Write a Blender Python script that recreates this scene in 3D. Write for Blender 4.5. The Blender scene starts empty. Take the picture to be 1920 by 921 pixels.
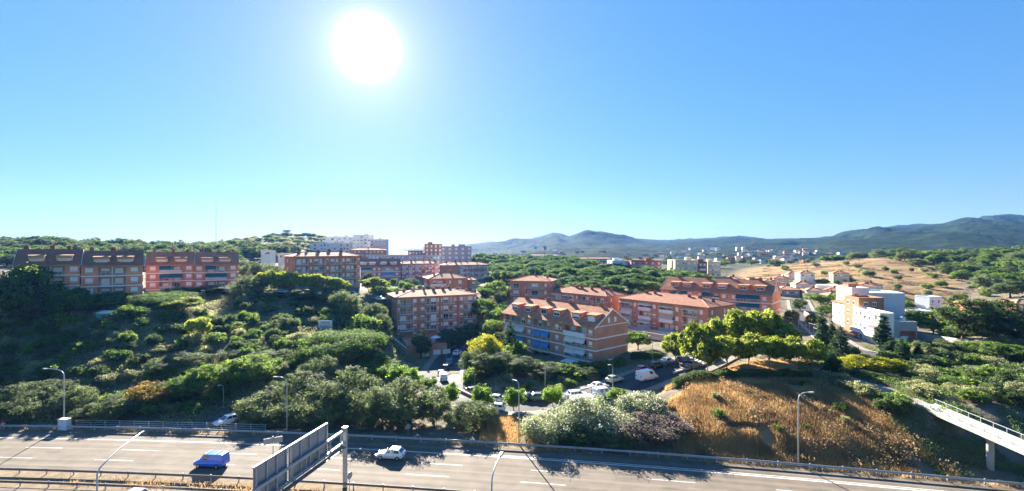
import bpy, math, random
import numpy as np
from mathutils import Vector
R = math.radians
sc = bpy.context.scene
# ------------------------------------------------------------------ camera, sky, sun, exposure
F, HZ, CZ = 890.0, 465.0, 31.0            # focal length in photo pixels, horizon row, eye height
cam_d = bpy.data.cameras.new('camera'); cam = bpy.data.objects.new('camera', cam_d)
sc.collection.objects.link(cam); sc.camera = cam
cam.location = (0, 0, CZ); cam.rotation_euler = (R(90), 0, 0)
cam_d.sensor_width = 36.0; cam_d.lens = 36.0 * F / 1920.0
cam_d.shift_y = (HZ - 460.5) / 1920.0
cam_d.clip_start = 0.5; cam_d.clip_end = 20000
SUN = Vector((-272 / F, 1.0, (HZ - 90) / F)).normalized()
SUN_EL = math.asin(SUN.z); SUN_AZ = math.atan2(SUN.x, SUN.y)
SKY_STRENGTH, SUN_STRENGTH, EXPOSURE = 0.05, 4.8, 2.63
w = bpy.data.worlds.new('World'); sc.world = w; w.use_nodes = True
nt = w.node_tree; nt.nodes.clear()
def wn(t, **k):
    n = nt.nodes.new(t)
    for a, b in k.items(): setattr(n, a, b)
    return n
sky = wn('ShaderNodeTexSky'); sky.sky_type = 'NISHITA'; sky.sun_disc = False
sky.sun_elevation = SUN_EL; sky.sun_rotation = SUN_AZ
sky.air_density = 1.0; sky.dust_density = 0.15; sky.ozone_density = 2.5; sky.altitude = 60
# the photograph's sky has a much narrower range of brightness than the raw sky model: compress it evenly everywhere
def cmul(k, src):
    m = wn('ShaderNodeVectorMath', operation='SCALE'); m.inputs['Scale'].default_value = k; nt.links.new(src, m.inputs[0]); return m.outputs[0]
GAM, KSKY, SAT = 0.38, 2.40, 1.19
c0 = cmul(0.10, sky.outputs[0]); bw = wn('ShaderNodeRGBToBW'); nt.links.new(c0, bw.inputs[0])
pw = wn('ShaderNodeMath', operation='POWER'); pw.inputs[1].default_value = GAM - 1.0; nt.links.new(bw.outputs[0], pw.inputs[0])
sk = wn('ShaderNodeVectorMath', operation='SCALE'); nt.links.new(c0, sk.inputs[0]); nt.links.new(pw.outputs[0], sk.inputs['Scale'])
hs = wn('ShaderNodeHueSaturation'); hs.inputs['Saturation'].default_value = SAT
tint = wn('ShaderNodeVectorMath', operation='MULTIPLY'); tint.inputs[1].default_value = (KSKY * 0.92, KSKY, KSKY * 1.1); nt.links.new(sk.outputs[0], tint.inputs[0]); nt.links.new(tint.outputs[0], hs.inputs['Color'])
bg = wn('ShaderNodeBackground'); bg.inputs[1].default_value = SKY_STRENGTH
nt.links.new(hs.outputs[0], bg.inputs[0])
# the sun itself with its aureole, placed by direction
tc = wn('ShaderNodeTexCoord'); nrm = wn('ShaderNodeVectorMath', operation='NORMALIZE')
dot = wn('ShaderNodeVectorMath', operation='DOT_PRODUCT'); dot.inputs[1].default_value = SUN
acs = wn('ShaderNodeMath', operation='ARCCOSINE')
nt.links.new(tc.outputs['Generated'], nrm.inputs[0]); nt.links.new(nrm.outputs[0], dot.inputs[0]); nt.links.new(dot.outputs['Value'], acs.inputs[0])
def gauss(sig, k, p=2.0):
    a = wn('ShaderNodeMath', operation='DIVIDE'); a.inputs[1].default_value = sig; nt.links.new(acs.outputs[0], a.inputs[0])
    b = wn('ShaderNodeMath', operation='POWER'); b.inputs[1].default_value = p; nt.links.new(a.outputs[0], b.inputs[0])
    c = wn('ShaderNodeMath', operation='MULTIPLY'); c.inputs[1].default_value = -1; nt.links.new(b.outputs[0], c.inputs[0])
    d = wn('ShaderNodeMath', operation='EXPONENT'); nt.links.new(c.outputs[0], d.inputs[0])
    e = wn('ShaderNodeMath', operation='MULTIPLY'); e.inputs[1].default_value = k; nt.links.new(d.outputs[0], e.inputs[0])
    return e
g1, g2, g3 = gauss(0.028, 4.0), gauss(0.056, 0.17, 1.0), gauss(0.34, 0.016, 1.0)
g12 = wn('ShaderNodeMath', operation='ADD'); nt.links.new(g1.outputs[0], g12.inputs[0]); nt.links.new(g2.outputs[0], g12.inputs[1])
gs = wn('ShaderNodeMath', operation='ADD'); nt.links.new(g12.outputs[0], gs.inputs[0]); nt.links.new(g3.outputs[0], gs.inputs[1])
bg2 = wn('ShaderNodeBackground'); bg2.inputs[0].default_value = (1.0, 0.93, 0.84, 1); nt.links.new(gs.outputs[0], bg2.inputs[1])
ad = wn('ShaderNodeAddShader'); nt.links.new(bg.outputs[0], ad.inputs[0]); nt.links.new(bg2.outputs[0], ad.inputs[1])
wo = wn('ShaderNodeOutputWorld'); nt.links.new(ad.outputs[0], wo.inputs[0])
sl = bpy.data.lights.new('sun', 'SUN'); sl.energy = SUN_STRENGTH; sl.angle = R(0.55); sl.color = (1.0, 0.92, 0.80)
so = bpy.data.objects.new('sun', sl); sc.collection.objects.link(so)
so.rotation_euler = (-SUN).to_track_quat('-Z', 'Y').to_euler()
vs = sc.view_settings; vs.view_transform = 'Standard'; vs.look = 'None'; vs.exposure = EXPOSURE; vs.gamma = 1.0
cy = sc.cycles; cy.use_denoising = True; cy.max_bounces = 6; cy.diffuse_bounces = 3; cy.glossy_bounces = 2
cy.transmission_bounces = 3; cy.transparent_max_bounces = 4; cy.volume_bounces = 1; cy.sample_clamp_indirect = 4.0
cy.caustics_reflective = False; cy.caustics_refractive = False

rng = random.Random(7)
npr = np.random.default_rng(7)
# ------------------------------------------------------------------ helpers
COL = sc.collection
def PX(px, d): return (px - 960.0) / F * d
def PZ(py, d): return CZ - (py - HZ) / F * d
def ob(name, mesh=None, parent=None, loc=(0, 0, 0), rz=0.0, scale=None, **props):
    o = bpy.data.objects.new(name, mesh); COL.objects.link(o)
    o.location = loc; o.rotation_euler = (0, 0, rz)
    if scale is not None: o.scale = scale
    if parent is not None: o.parent = parent
    for k, v in props.items():
        if v is not None: o[k] = v
    return o
class MB:
    def __init__(s): s.v = []; s.f = []; s.m = []
    def quad(s, *pts, m=0):
        b = len(s.v); s.v += [tuple(p) for p in pts]; s.f.append(tuple(range(b, b + len(pts)))); s.m.append(m); return s
    def box(s, x0, x1, y0, y1, z0, z1, m=0):
        b = len(s.v)
        s.v += [(x0, y0, z0), (x1, y0, z0), (x1, y1, z0), (x0, y1, z0), (x0, y0, z1), (x1, y0, z1), (x1, y1, z1), (x0, y1, z1)]
        for q in ((0, 3, 2, 1), (4, 5, 6, 7), (0, 1, 5, 4), (1, 2, 6, 5), (2, 3, 7, 6), (3, 0, 4, 7)):
            s.f.append(tuple(b + i for i in q)); s.m.append(m)
        return s
    def hexa(s, p, m=0):   # 8 corners, bottom 4 then top 4
        b = len(s.v); s.v += [tuple(q) for q in p]
        for q in ((0, 3, 2, 1), (4, 5, 6, 7), (0, 1, 5, 4), (1, 2, 6, 5), (2, 3, 7, 6), (3, 0, 4, 7)):
            s.f.append(tuple(b + i for i in q)); s.m.append(m)
        return s
    def tube(s, pts, r, n=6, m=0, cap=True):
        pts = [Vector(p) for p in pts]; rs = r if isinstance(r, (list, tuple)) else [r] * len(pts)
        b = len(s.v); k = len(pts)
        for i, p in enumerate(pts):
            t = (pts[min(i + 1, k - 1)] - pts[max(i - 1, 0)]).normalized()
            a = Vector((1, 0, 0)) if abs(t.x) < 0.8 else Vector((0, 1, 0))
            u = t.cross(a).normalized(); v = t.cross(u)
            for j in range(n):
                an = 2 * math.pi * j / n
                s.v.append(tuple(p + (u * math.cos(an) + v * math.sin(an)) * rs[i]))
        for i in range(k - 1):
            for j in range(n):
                s.f.append((b + i * n + j, b + i * n + (j + 1) % n, b + (i + 1) * n + (j + 1) % n, b + (i + 1) * n + j)); s.m.append(m)
        if cap:
            s.f.append(tuple(b + j for j in range(n))[::-1]); s.m.append(m)
            s.f.append(tuple(b + (k - 1) * n + j for j in range(n))); s.m.append(m)
        return s
    def mesh(s, name, mats, smooth=False):
        me = bpy.data.meshes.new(name); me.from_pydata(s.v, [], s.f)
        if not isinstance(mats, (list, tuple)): mats = [mats]
        for m in mats: me.materials.append(m)
        if len(mats) > 1: me.polygons.foreach_set('material_index', s.m)
        if smooth: me.polygons.foreach_set('use_smooth', [True] * len(s.f))
        me.update(); return me
    def build(s, name, mats, parent=None, smooth=False, **k):
        return ob(name, s.mesh(name, mats, smooth), parent, **k)
# ------------------------------------------------------------------ materials
def M(name, col, rough=0.7, var=0.0, scale=1.0, bump=0.0, bscale=20.0, metal=0.0, spec=0.15, col2=None, emit=None, coat=0.0):
    m = bpy.data.materials.new(name); m.use_nodes = True
    n = m.node_tree.nodes; l = m.node_tree.links; p = n['Principled BSDF']
    p.inputs['Base Color'].default_value = (*col, 1); p.inputs['Roughness'].default_value = rough
    p.inputs['Metallic'].default_value = metal; p.inputs['Specular IOR Level'].default_value = spec
    if coat: p.inputs['Coat Weight'].default_value = coat; p.inputs['Coat Roughness'].default_value = 0.05
    if var or bump or col2:
        t = n.new('ShaderNodeTexCoord')
    if var or col2:
        x = n.new('ShaderNodeTexNoise'); x.inputs['Scale'].default_value = scale; x.inputs['Detail'].default_value = 5; x.inputs['Roughness'].default_value = 0.62
        l.new(t.outputs['Object'], x.inputs['Vector'])
        rr = n.new('ShaderNodeValToRGB'); rr.color_ramp.elements[0].position = 0.32; rr.color_ramp.elements[1].position = 0.68
        a = tuple(c * (1 - var) for c in col); b = col2 if col2 else tuple(min(1, c * (1 + var)) for c in col)
        rr.color_ramp.elements[0].color = (*a, 1); rr.color_ramp.elements[1].color = (*b, 1)
        l.new(x.outputs['Fac'], rr.inputs[0]); l.new(rr.outputs[0], p.inputs['Base Color'])
    if bump:
        y = n.new('ShaderNodeTexNoise'); y.inputs['Scale'].default_value = bscale; y.inputs['Detail'].default_value = 4
        l.new(t.outputs['Object'], y.inputs['Vector'])
        bp = n.new('ShaderNodeBump'); bp.inputs['Strength'].default_value = bump; bp.inputs['Distance'].default_value = 0.05
        l.new(y.outputs['Fac'], bp.inputs['Height']); l.new(bp.outputs[0], p.inputs['Normal'])
    return m
def brick_mat(name, c1, c2, mortar):
    m = bpy.data.materials.new(name); m.use_nodes = True
    n = m.node_tree.nodes; l = m.node_tree.links; p = n['Principled BSDF']; p.inputs['Roughness'].default_value = 0.9; p.inputs['Specular IOR Level'].default_value = 0.08
    t = n.new('ShaderNodeTexCoord'); g = n.new('ShaderNodeNewGeometry')
    # put brick courses on every wall: u = x + y, v = z
    s = n.new('ShaderNodeSeparateXYZ'); l.new(t.outputs['Object'], s.inputs[0])
    a = n.new('ShaderNodeMath'); a.operation = 'ADD'; l.new(s.outputs[0], a.inputs[0]); l.new(s.outputs[1], a.inputs[1])
    c = n.new('ShaderNodeCombineXYZ'); l.new(a.outputs[0], c.inputs[0]); l.new(s.outputs[2], c.inputs[1])
    b = n.new('ShaderNodeTexBrick'); b.inputs['Scale'].default_value = 1.0; b.inputs['Brick Width'].default_value = 0.5; b.inputs['Row Height'].default_value = 0.14
    b.inputs['Mortar Size'].default_value = 0.012; b.inputs['Color1'].default_value = (*c1, 1); b.inputs['Color2'].default_value = (*c2, 1); b.inputs['Mortar'].default_value = (*mortar, 1)
    l.new(c.outputs[0], b.inputs['Vector'])
    x = n.new('ShaderNodeTexNoise'); x.inputs['Scale'].default_value = 0.35; x.inputs['Detail'].default_value = 6; l.new(t.outputs['Object'], x.inputs['Vector'])
    mp = n.new('ShaderNodeMapRange'); mp.inputs[1].default_value = 0.3; mp.inputs[2].default_value = 0.7; mp.inputs[3].default_value = 0.78; mp.inputs[4].default_value = 1.15
    l.new(x.outputs['Fac'], mp.inputs[0])
    mx = n.new('ShaderNodeMix'); mx.data_type = 'RGBA'; mx.blend_type = 'MULTIPLY'; mx.inputs[0].default_value = 1.0
    l.new(b.outputs['Color'], mx.inputs[6]); l.new(mp.outputs[0], mx.inputs[7]); l.new(mx.outputs[2], p.inputs['Base Color'])
    return m
def tile_mat(name, c1, c2):
    m = bpy.data.materials.new(name); m.use_nodes = True
    n = m.node_tree.nodes; l = m.node_tree.links; p = n['Principled BSDF']; p.inputs['Roughness'].default_value = 0.9; p.inputs['Specular IOR Level'].default_value = 0.08
    t = n.new('ShaderNodeTexCoord')
    wv = n.new('ShaderNodeTexWave'); wv.wave_type = 'BANDS'; wv.bands_direction = 'X'; wv.inputs['Scale'].default_value = 1.1; wv.inputs['Distortion'].default_value = 0.3
    l.new(t.outputs['Object'], wv.inputs['Vector'])
    x = n.new('ShaderNodeTexNoise'); x.inputs['Scale'].default_value = 0.9; x.inputs['Detail'].default_value = 8; x.inputs['Roughness'].default_value = 0.75; l.new(t.outputs['Object'], x.inputs['Vector'])
    r = n.new('ShaderNodeValToRGB'); r.color_ramp.elements[0].position = 0.35; r.color_ramp.elements[1].position = 0.66
    r.color_ramp.elements[0].color = (*c1, 1); r.color_ramp.elements[1].color = (*c2, 1); l.new(x.outputs['Fac'], r.inputs[0]); l.new(r.outputs[0], p.inputs['Base Color'])
    bp = n.new('ShaderNodeBump'); bp.inputs['Strength'].default_value = 0.5; bp.inputs['Distance'].default_value = 0.06
    l.new(wv.outputs['Fac'], bp.inputs['Height']); l.new(bp.outputs[0], p.inputs['Normal'])
    return m
def leaf_mat(name, dark, light, trans=0.45, tip=None):
    m = bpy.data.materials.new(name); m.use_nodes = True
    n = m.node_tree.nodes; l = m.node_tree.links; n.clear()
    dark = tuple(a * b for a, b in zip(dark, (1.3, 1.36, 1.15))); light = tuple(a * b for a, b in zip(light, (1.22, 1.3, 1.1)))
    at = n.new('ShaderNodeAttribute'); at.attribute_name = 'tone'
    oi = n.new('ShaderNodeObjectInfo')
    a = n.new('ShaderNodeMath'); a.operation = 'MULTIPLY_ADD'; a.inputs[1].default_value = 0.36; a.inputs[2].default_value = -0.18; l.new(oi.outputs['Random'], a.inputs[0])
    b = n.new('ShaderNodeMath'); b.operation = 'ADD'; l.new(at.outputs['Fac'], b.inputs[0]); l.new(a.outputs[0], b.inputs[1])
    r = n.new('ShaderNodeValToRGB'); r.color_ramp.elements[0].color = (*dark, 1); r.color_ramp.elements[1].color = (*light, 1)
    r.color_ramp.elements[0].position = 0.05; r.color_ramp.elements[1].position = 0.9
    if tip:
        r.color_ramp.elements[1].position = 0.55
        e = r.color_ramp.elements.new(tip[1]); e.color = (*light, 1)
        e = r.color_ramp.elements.new(min(tip[1] + 0.04, 1)); e.color = (*tip[0], 1)
    l.new(b.outputs[0], r.inputs[0])
    d = n.new('ShaderNodeBsdfPrincipled'); d.inputs['Roughness'].default_value = 0.75; d.inputs['Specular IOR Level'].default_value = 0.10
    t = n.new('ShaderNodeBsdfTranslucent'); mx = n.new('ShaderNodeMixShader'); mx.inputs[0].default_value = trans
    hs = n.new('ShaderNodeHueSaturation'); hs.inputs['Hue'].default_value = 0.485; hs.inputs['Value'].default_value = 1.9; hs.inputs['Saturation'].default_value = 1.1
    l.new(r.outputs[0], d.inputs['Base Color']); l.new(r.outputs[0], hs.inputs['Color']); l.new(hs.outputs[0], t.inputs['Color'])
    l.new(d.outputs[0], mx.inputs[1]); l.new(t.outputs[0], mx.inputs[2])
    o = n.new('ShaderNodeOutputMaterial'); l.new(mx.outputs[0], o.inputs[0])
    return m
K = {}
K['brick'] = brick_mat('brick', (0.53, 0.225, 0.140), (0.60, 0.27, 0.17), (0.54, 0.34, 0.25))
K['brick_tan'] = brick_mat('brick_tan', (0.72, 0.275, 0.150), (0.76, 0.31, 0.17), (0.66, 0.40, 0.28))
K['brick_red'] = brick_mat('brick_red', (0.42, 0.13, 0.09), (0.47, 0.16, 0.11), (0.42, 0.22, 0.17))
K['brick_dark'] = brick_mat('brick_dark', (0.26, 0.12, 0.09), (0.30, 0.14, 0.10), (0.25, 0.16, 0.13))
K['tile'] = tile_mat('roof_tile', (0.34, 0.135, 0.075), (0.52, 0.26, 0.15))
K['tile_lit'] = tile_mat('roof_tile_sunlit', (0.42, 0.20, 0.11), (0.60, 0.36, 0.22))  # paler copy of the roof tile, sunlight put into its colour
K['tile_brown'] = tile_mat('roof_tile_brown', (0.25, 0.115, 0.075), (0.36, 0.18, 0.115))
K['white'] = M('white_render', (0.80, 0.77, 0.71), 0.75, 0.07, 0.6)
K['band'] = M('white_band', (0.86, 0.84, 0.80), 0.7, 0.05, 0.8)
K['shutter'] = M('roller_shutter', (0.86, 0.84, 0.79), 0.6, 0.06, 1.5)
K['shutter_tan'] = M('roller_shutter_tan', (0.55, 0.47, 0.36), 0.6, 0.06, 1.5)
K['frame'] = M('window_frame', (0.84, 0.83, 0.80), 0.5)
K['glass'] = M('window_glass', (0.035, 0.045, 0.055), 0.08, spec=0.9)
K['rail_metal'] = M('railing_metal', (0.66, 0.68, 0.68), 0.5)
K['rail_white'] = M('balcony_panel', (0.74, 0.75, 0.76), 0.6, 0.05, 1.0)
K['rail_glass'] = M('balcony_glass', (0.42, 0.52, 0.55), 0.15, spec=0.8)
K['concrete'] = M('concrete', (0.42, 0.40, 0.37), 0.85, 0.16, 0.7)
K['concrete_pale'] = M('concrete_pale', (0.56, 0.53, 0.48), 0.85, 0.1, 0.5)
K['loggia'] = M('loggia_render', (0.50, 0.40, 0.33), 0.8, 0.08, 1.0)
K['aw_blue'] = M('awning_blue', (0.10, 0.30, 0.62), 0.8, 0.06, 2)
K['aw_teal'] = M('awning_teal', (0.02, 0.13, 0.19), 0.8, 0.06, 2)
K['aw_cream'] = M('awning_cream', (0.66, 0.54, 0.34), 0.8, 0.06, 2)
K['aw_orange'] = M('awning_orange', (0.62, 0.30, 0.14), 0.8, 0.06, 2)
K['aw_white'] = M('awning_white', (0.72, 0.70, 0.66), 0.8, 0.06, 2)
K['aw_pink'] = M('awning_red', (0.60, 0.10, 0.14), 0.8, 0.06, 2)
K['grey_render'] = M('grey_render', (0.40, 0.43, 0.46), 0.8, 0.07, 0.3)
K['blue_render'] = M('pale_blue_render', (0.64, 0.68, 0.72), 0.8, 0.06, 0.3)
K['cream_render'] = M('cream_render', (0.66, 0.56, 0.40), 0.8, 0.06, 0.3)
K['orange_render'] = M('orange_render', (0.40, 0.185, 0.10), 0.8, 0.08, 0.4)
K['stone'] = M('stone_wall', (0.36, 0.30, 0.25), 0.9, 0.3, 1.5, 0.6, 4)
K['steel'] = M('galvanised_steel', (0.45, 0.46, 0.46), 0.5, 0.15, 3.0, metal=0.35)
K['rust_steel'] = M('weathered_steel', (0.24, 0.20, 0.17), 0.65, 0.25, 2.0, metal=0.3)
K['sign_back'] = M('sign_back_aluminium', (0.34, 0.37, 0.41), 0.45, 0.12, 1.2, metal=0.5)
K['bark'] = M('bark', (0.12, 0.085, 0.06), 0.95, 0.3, 4.0)
K['bark_pale'] = M('pale_bark', (0.30, 0.25, 0.19), 0.95, 0.3, 4.0)
K['paint'] = M('road_paint', (0.60, 0.59, 0.56), 0.6, 0.25, 1.2)
K['tyre'] = M('tyre_rubber', (0.02, 0.02, 0.02), 0.8)
K['rim'] = M('wheel_rim', (0.45, 0.45, 0.46), 0.35, metal=0.7)
K['lamp_red'] = M('tail_lamp', (0.45, 0.02, 0.02), 0.25)
K['lamp_clear'] = M('head_lamp', (0.65, 0.66, 0.68), 0.15, spec=0.8)
K['black_plastic'] = M('black_plastic', (0.03, 0.03, 0.032), 0.6)
K['plate'] = M('number_plate', (0.7, 0.7, 0.66), 0.5)
for nm, c in dict(white=(0.80, 0.80, 0.80), blue=(0.025, 0.17, 0.70), red=(0.50, 0.02, 0.025), black=(0.02, 0.02, 0.023), grey=(0.16, 0.17, 0.18), silver=(0.48, 0.49, 0.50), beige=(0.50, 0.46, 0.30), navy=(0.02, 0.025, 0.12), bluegrey=(0.20, 0.28, 0.36)).items():
    K['car_' + nm] = M('car_paint_' + nm, c, 0.28, spec=0.5, coat=0.6)
K['l_olive'] = leaf_mat('leaf_olive', (0.046, 0.064, 0.034), (0.165, 0.19, 0.098), 0.42)
K['l_broad'] = leaf_mat('leaf_broad', (0.03, 0.06, 0.02), (0.15, 0.205, 0.055), 0.52)
K['l_plane'] = leaf_mat('leaf_plane', (0.07, 0.1, 0.022), (0.33, 0.35, 0.1), 0.5)
K['l_young'] = leaf_mat('leaf_young', (0.055, 0.105, 0.02), (0.22, 0.31, 0.065), 0.5)
K['l_pine'] = leaf_mat('leaf_pine', (0.026, 0.058, 0.024), (0.125, 0.175, 0.058), 0.46)
K['l_dark'] = leaf_mat('leaf_dark', (0.03, 0.048, 0.024), (0.105, 0.135, 0.055), 0.44)
K['l_cypress'] = leaf_mat('leaf_cypress', (0.016, 0.036, 0.018), (0.055, 0.085, 0.038), 0.30)
K['l_yellow'] = leaf_mat('leaf_yellow', (0.09, 0.105, 0.016), (0.35, 0.32, 0.055), 0.48)
K['l_rust'] = leaf_mat('leaf_rust', (0.075, 0.072, 0.025), (0.210, 0.140, 0.045), 0.45)
K['l_white'] = leaf_mat('leaf_white_blossom', (0.06, 0.085, 0.045), (0.165, 0.19, 0.1), 0.35, tip=((0.62, 0.6, 0.47), 0.66))
K['l_pink'] = leaf_mat('leaf_purple_blossom', (0.06, 0.062, 0.048), (0.15, 0.13, 0.095), 0.35, tip=((0.36, 0.2, 0.26), 0.7))
K['l_scrub'] = leaf_mat('leaf_scrub', (0.1, 0.105, 0.07), (0.25, 0.245, 0.135), 0.46)
K['l_grass'] = leaf_mat('dry_grass_blade', (0.165, 0.108, 0.062), (0.44, 0.3, 0.165), 0.33)
K['l_drybush'] = leaf_mat('dry_bush', (0.085, 0.062, 0.045), (0.3, 0.21, 0.135), 0.32)
K['bridge'] = M('bridge_concrete', (0.36, 0.355, 0.32), 0.85, 0.15, 0.6)
K['l_weed'] = leaf_mat('green_weed', (0.032, 0.056, 0.022), (0.105, 0.145, 0.052), 0.42)
# ------------------------------------------------------------------ terrain
EP = [(0, 820), (455, 835), (720, 843), (900, 855), (1380, 887), (1700, 920)]
_ed = [F * CZ / (y - HZ) for x, y in EP]; _ex = [PX(x, d) for (x, y), d in zip(EP, _ed)]
EC = np.polyfit(_ex, _ed, 2)
def E(X):
    Xc = np.clip(X, -110, 90); e = np.polyval(EC, Xc); s = 2 * EC[0] * Xc + EC[1]
    return e + s * (X - Xc)
def Es(X): return 2 * EC[0] * np.clip(X, -110, 90) + EC[1]
def HW(X, o, z=0.0):      # point on the highway: along X, o metres from the far edge line towards the near side
    s = Es(X); n = math.sqrt(1 + s * s)
    return (X + s / n * o, float(E(X)) - o / n, z)
CP = []   # control points: photo column, distance, ground height
for px in (-500, -150, 150, 450, 750, 1050, 1350, 1650, 1950, 2300):
    CP += [(px, 30, 0), (px, 50, 0), (px, 66, 0)]
CP += [(-300, 86, 0), (0, 86, 0.3), (150, 86, 0), (300, 86, -0.3), (430, 86, -0.6), (560, 92, -0.3), (700, 92, 0), (850, 90, 0.2), (940, 90, 0), (1040, 90, 0.2), (1120, 92, 0.6),
       (-200, 105, 5), (0, 100, 4), (200, 100, 4), (350, 98, 2.4), (-200, 138, 17.5), (0, 117, 9.5), (200, 117, 9.5), (350, 112, 6.5), (0, 133, 15.5), (130, 133, 15.5), (250, 134, 15.2),
       (60, 150, 17.8), (200, 150, 17.6), (330, 150, 13.8), (420, 150, 13.3), (330, 180, 16), (430, 180, 16), (480, 130, 8.6), (450, 105, 3.2),
       (530, 165, 15.8), (600, 195, 16.2), (665, 172, 14.2), (716, 175, 12.5), (610, 135, 7.8), (600, 118, 5.2), (600, 104, 2), (690, 128, 3.4), (700, 112, 0.6), (733, 140, 2.6), (728, 165, 6.5), (762, 154, -.8), (800, 158, -1), (840, 160, -.8), (885, 168, 1.2), (820, 172, 1.6), (740, 126, -1.2),
       (830, 127, -1.8), (800, 140, -2), (850, 150, -1.6), (905, 160, 6.5), (900, 185, 10), (930, 148, 2), (860, 180, 8.0), (770, 195, 11),
       (950, 98, 0.1), (960, 112, 1.8), (1010, 118, 2.0), (1100, 98, 0.4), (1100, 112, 1.4), (1150, 103, 1.4), (1220, 105, 2.2), (1300, 115, 4.2), (1250, 130, 4.4), (1180, 118, 2.8), (1180, 140, 3.6), (1000, 150, 2.8), (1090, 160, 4.4), (1200, 165, 5),
       (1300, 90, 5.4), (1400, 88, 5.8), (1520, 86, 5.8), (1230, 84, 2.6), (1400, 97, 6.0), (1330, 107, 5.0), (1430, 110, 5.4), (1400, 140, 4.6), (1400, 172, 6.0), (1500, 100, 5.8), (1600, 92, 5.4), (1735, 77, 5.0), (1900, 78, 4.6), (2100, 76, 4.5), (2100, 110, 7), (1850, 96, 4.4), (1850, 120, 5.8), (1700, 100, 4.4),
       (1520, 125, 5.4), (1600, 135, 4.8), (1680, 130, 4.2), (1500, 160, 6.4), (1510, 190, 8.6), (1750, 145, 3.2), (1900, 150, 6), (1650, 180, 5.0), (2100, 200, 12),
       (1000, 195, 7.5), (1040, 200, 9), (1150, 205, 10.5), (1300, 205, 9.5), (940, 240, 13), (1150, 260, 12.5), (1300, 260, 10), (900, 300, 14.5), (1050, 330, 16), (1200, 320, 12), (1100, 450, 17), (950, 450, 17), (1300, 400, 12.5), (1450, 320, 9.5),
       (1500, 250, 7.5), (1600, 280, 10), (1650, 400, 22.5), (1530, 400, 17.5), (1750, 230, 1.8), (1850, 200, 5.5), (1780, 330, 13.5), (1850, 380, 19.5), (1950, 400, 25), (2150, 400, 30), (1900, 260, 9), (1750, 500, 18), (1950, 600, 26), (1650, 600, 15), (1450, 600, 11),
       (0, 200, 20), (200, 200, 19.5), (0, 300, 26), (200, 300, 26), (-250, 250, 26), (400, 260, 20.5), (400, 360, 27), (60, 370, 32), (250, 370, 30), (-300, 400, 34), (200, 500, 22), (0, 600, 20), (400, 500, 31), (400, 700, 22), (480, 330, 25), (540, 480, 43), (620, 500, 41), (560, 380, 29.5), (540, 620, 35), (560, 800, 22),
       (650, 400, 25), (650, 300, 19), (750, 260, 11.5), (750, 330, 18), (740, 450, 25), (830, 300, 16), (820, 400, 20), (880, 260, 12.5), (720, 230, 12.5), (850, 225, 10.5), (850, 600, 18), (1200, 700, 12), (950, 800, 15)]
for px in (-700, -200, 300, 800, 1300, 1800, 2300, 2800): CP += [(px, 1300, 10), (px, 3000, 4), (px, 8000, 2)]
CP = np.array(CP, float)
def _uv(X, Y):
    Y = np.maximum(Y, 5.0); return np.stack([X / Y, 1.15 * np.log(Y / 100.0)], -1)
_cu = np.stack([(CP[:, 0] - 960) / F, 1.15 * np.log(CP[:, 1] / 100.0)], -1)
def _phi(r2): return 0.5 * r2 * np.log(r2 + 1e-9)
_n = len(CP); _A = np.zeros((_n + 3, _n + 3))
_A[:_n, :_n] = _phi(((_cu[:, None] - _cu[None]) ** 2).sum(-1)) + np.eye(_n) * 2e-3
_A[:_n, _n] = 1; _A[:_n, _n + 1:] = _cu; _A[_n, :_n] = 1; _A[_n + 1:, :_n] = _cu.T
_W = np.linalg.solve(_A, np.concatenate([CP[:, 2], [0, 0, 0]]))
def H0(X, Y):
    X = np.atleast_1d(np.asarray(X, float)); Y = np.atleast_1d(np.asarray(Y, float)); q = _uv(X, Y); out = np.empty(len(X))
    for i in range(0, len(X), 20000):
        s = q[i:i + 20000]; out[i:i + 20000] = _phi(((s[:, None] - _cu[None]) ** 2).sum(-1)) @ _W[:_n] + _W[_n] + s @ _W[_n + 1:]
    o = (E(X) - Y) / np.sqrt(1 + Es(X) ** 2)          # flatten the highway corridor
    k = np.clip((o + 9.5) / 5.0, 0, 1); k = k * k * (3 - 2 * k)
    return out * (1 - k)
def cast0(px, py, fn=None, d0=62, d1=700):
    ds = np.exp(np.linspace(math.log(d0), math.log(d1), 900)); X = PX(px, ds); Z = CZ - (py - HZ) / F * ds
    h = (fn or H0)(X, ds); b = np.nonzero(Z <= h)[0]
    i = b[0] if len(b) else len(ds) - 1
    return np.array([X[i], ds[i], h[i]])
def resample(P, step):
    P = np.array(P, float); out = [P[0]]
    # smooth with Catmull-Rom
    Q = np.vstack([2 * P[0] - P[1], P, 2 * P[-1] - P[-2]])
    for i in range(1, len(Q) - 2):
        p0, p1, p2, p3 = Q[i - 1:i + 3]; n = max(2, int(np.linalg.norm(p2 - p1) / step))
        for t in np.linspace(0, 1, n + 1)[1:]:
            out.append(0.5 * ((2 * p1) + (-p0 + p2) * t + (2 * p0 - 5 * p1 + 4 * p2 - p3) * t * t + (-p0 + 3 * p1 - 3 * p2 + p3) * t ** 3))
    return np.array(out)
def smooth_z(P, k=6):
    z = P[:, 2].copy(); n = len(z)
    for i in range(n):
        a, b = max(0, i - k), min(n, i + k + 1); P[i, 2] = z[a:b].mean()
    return P
STREETS = {}
def street(name, pix, width, side=1.8):
    P = smooth_z(resample([cast0(*p) for p in pix], 2.0)); STREETS[name] = (P, width, side); return P
street('street', [(1400, 640), (1345, 660), (1290, 683), (1225, 706), (1165, 727), (1105, 746), (1040, 756), (975, 760), (915, 759), (868, 745), (840, 722), (832, 700), (846, 676), (875, 655), (920, 632)], 8.6)
street('side_road', [(838, 706), (780, 708), (705, 718), (620, 738), (540, 758), (470, 777), (405, 797), (350, 806)], 6.0, 0.0)
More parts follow.
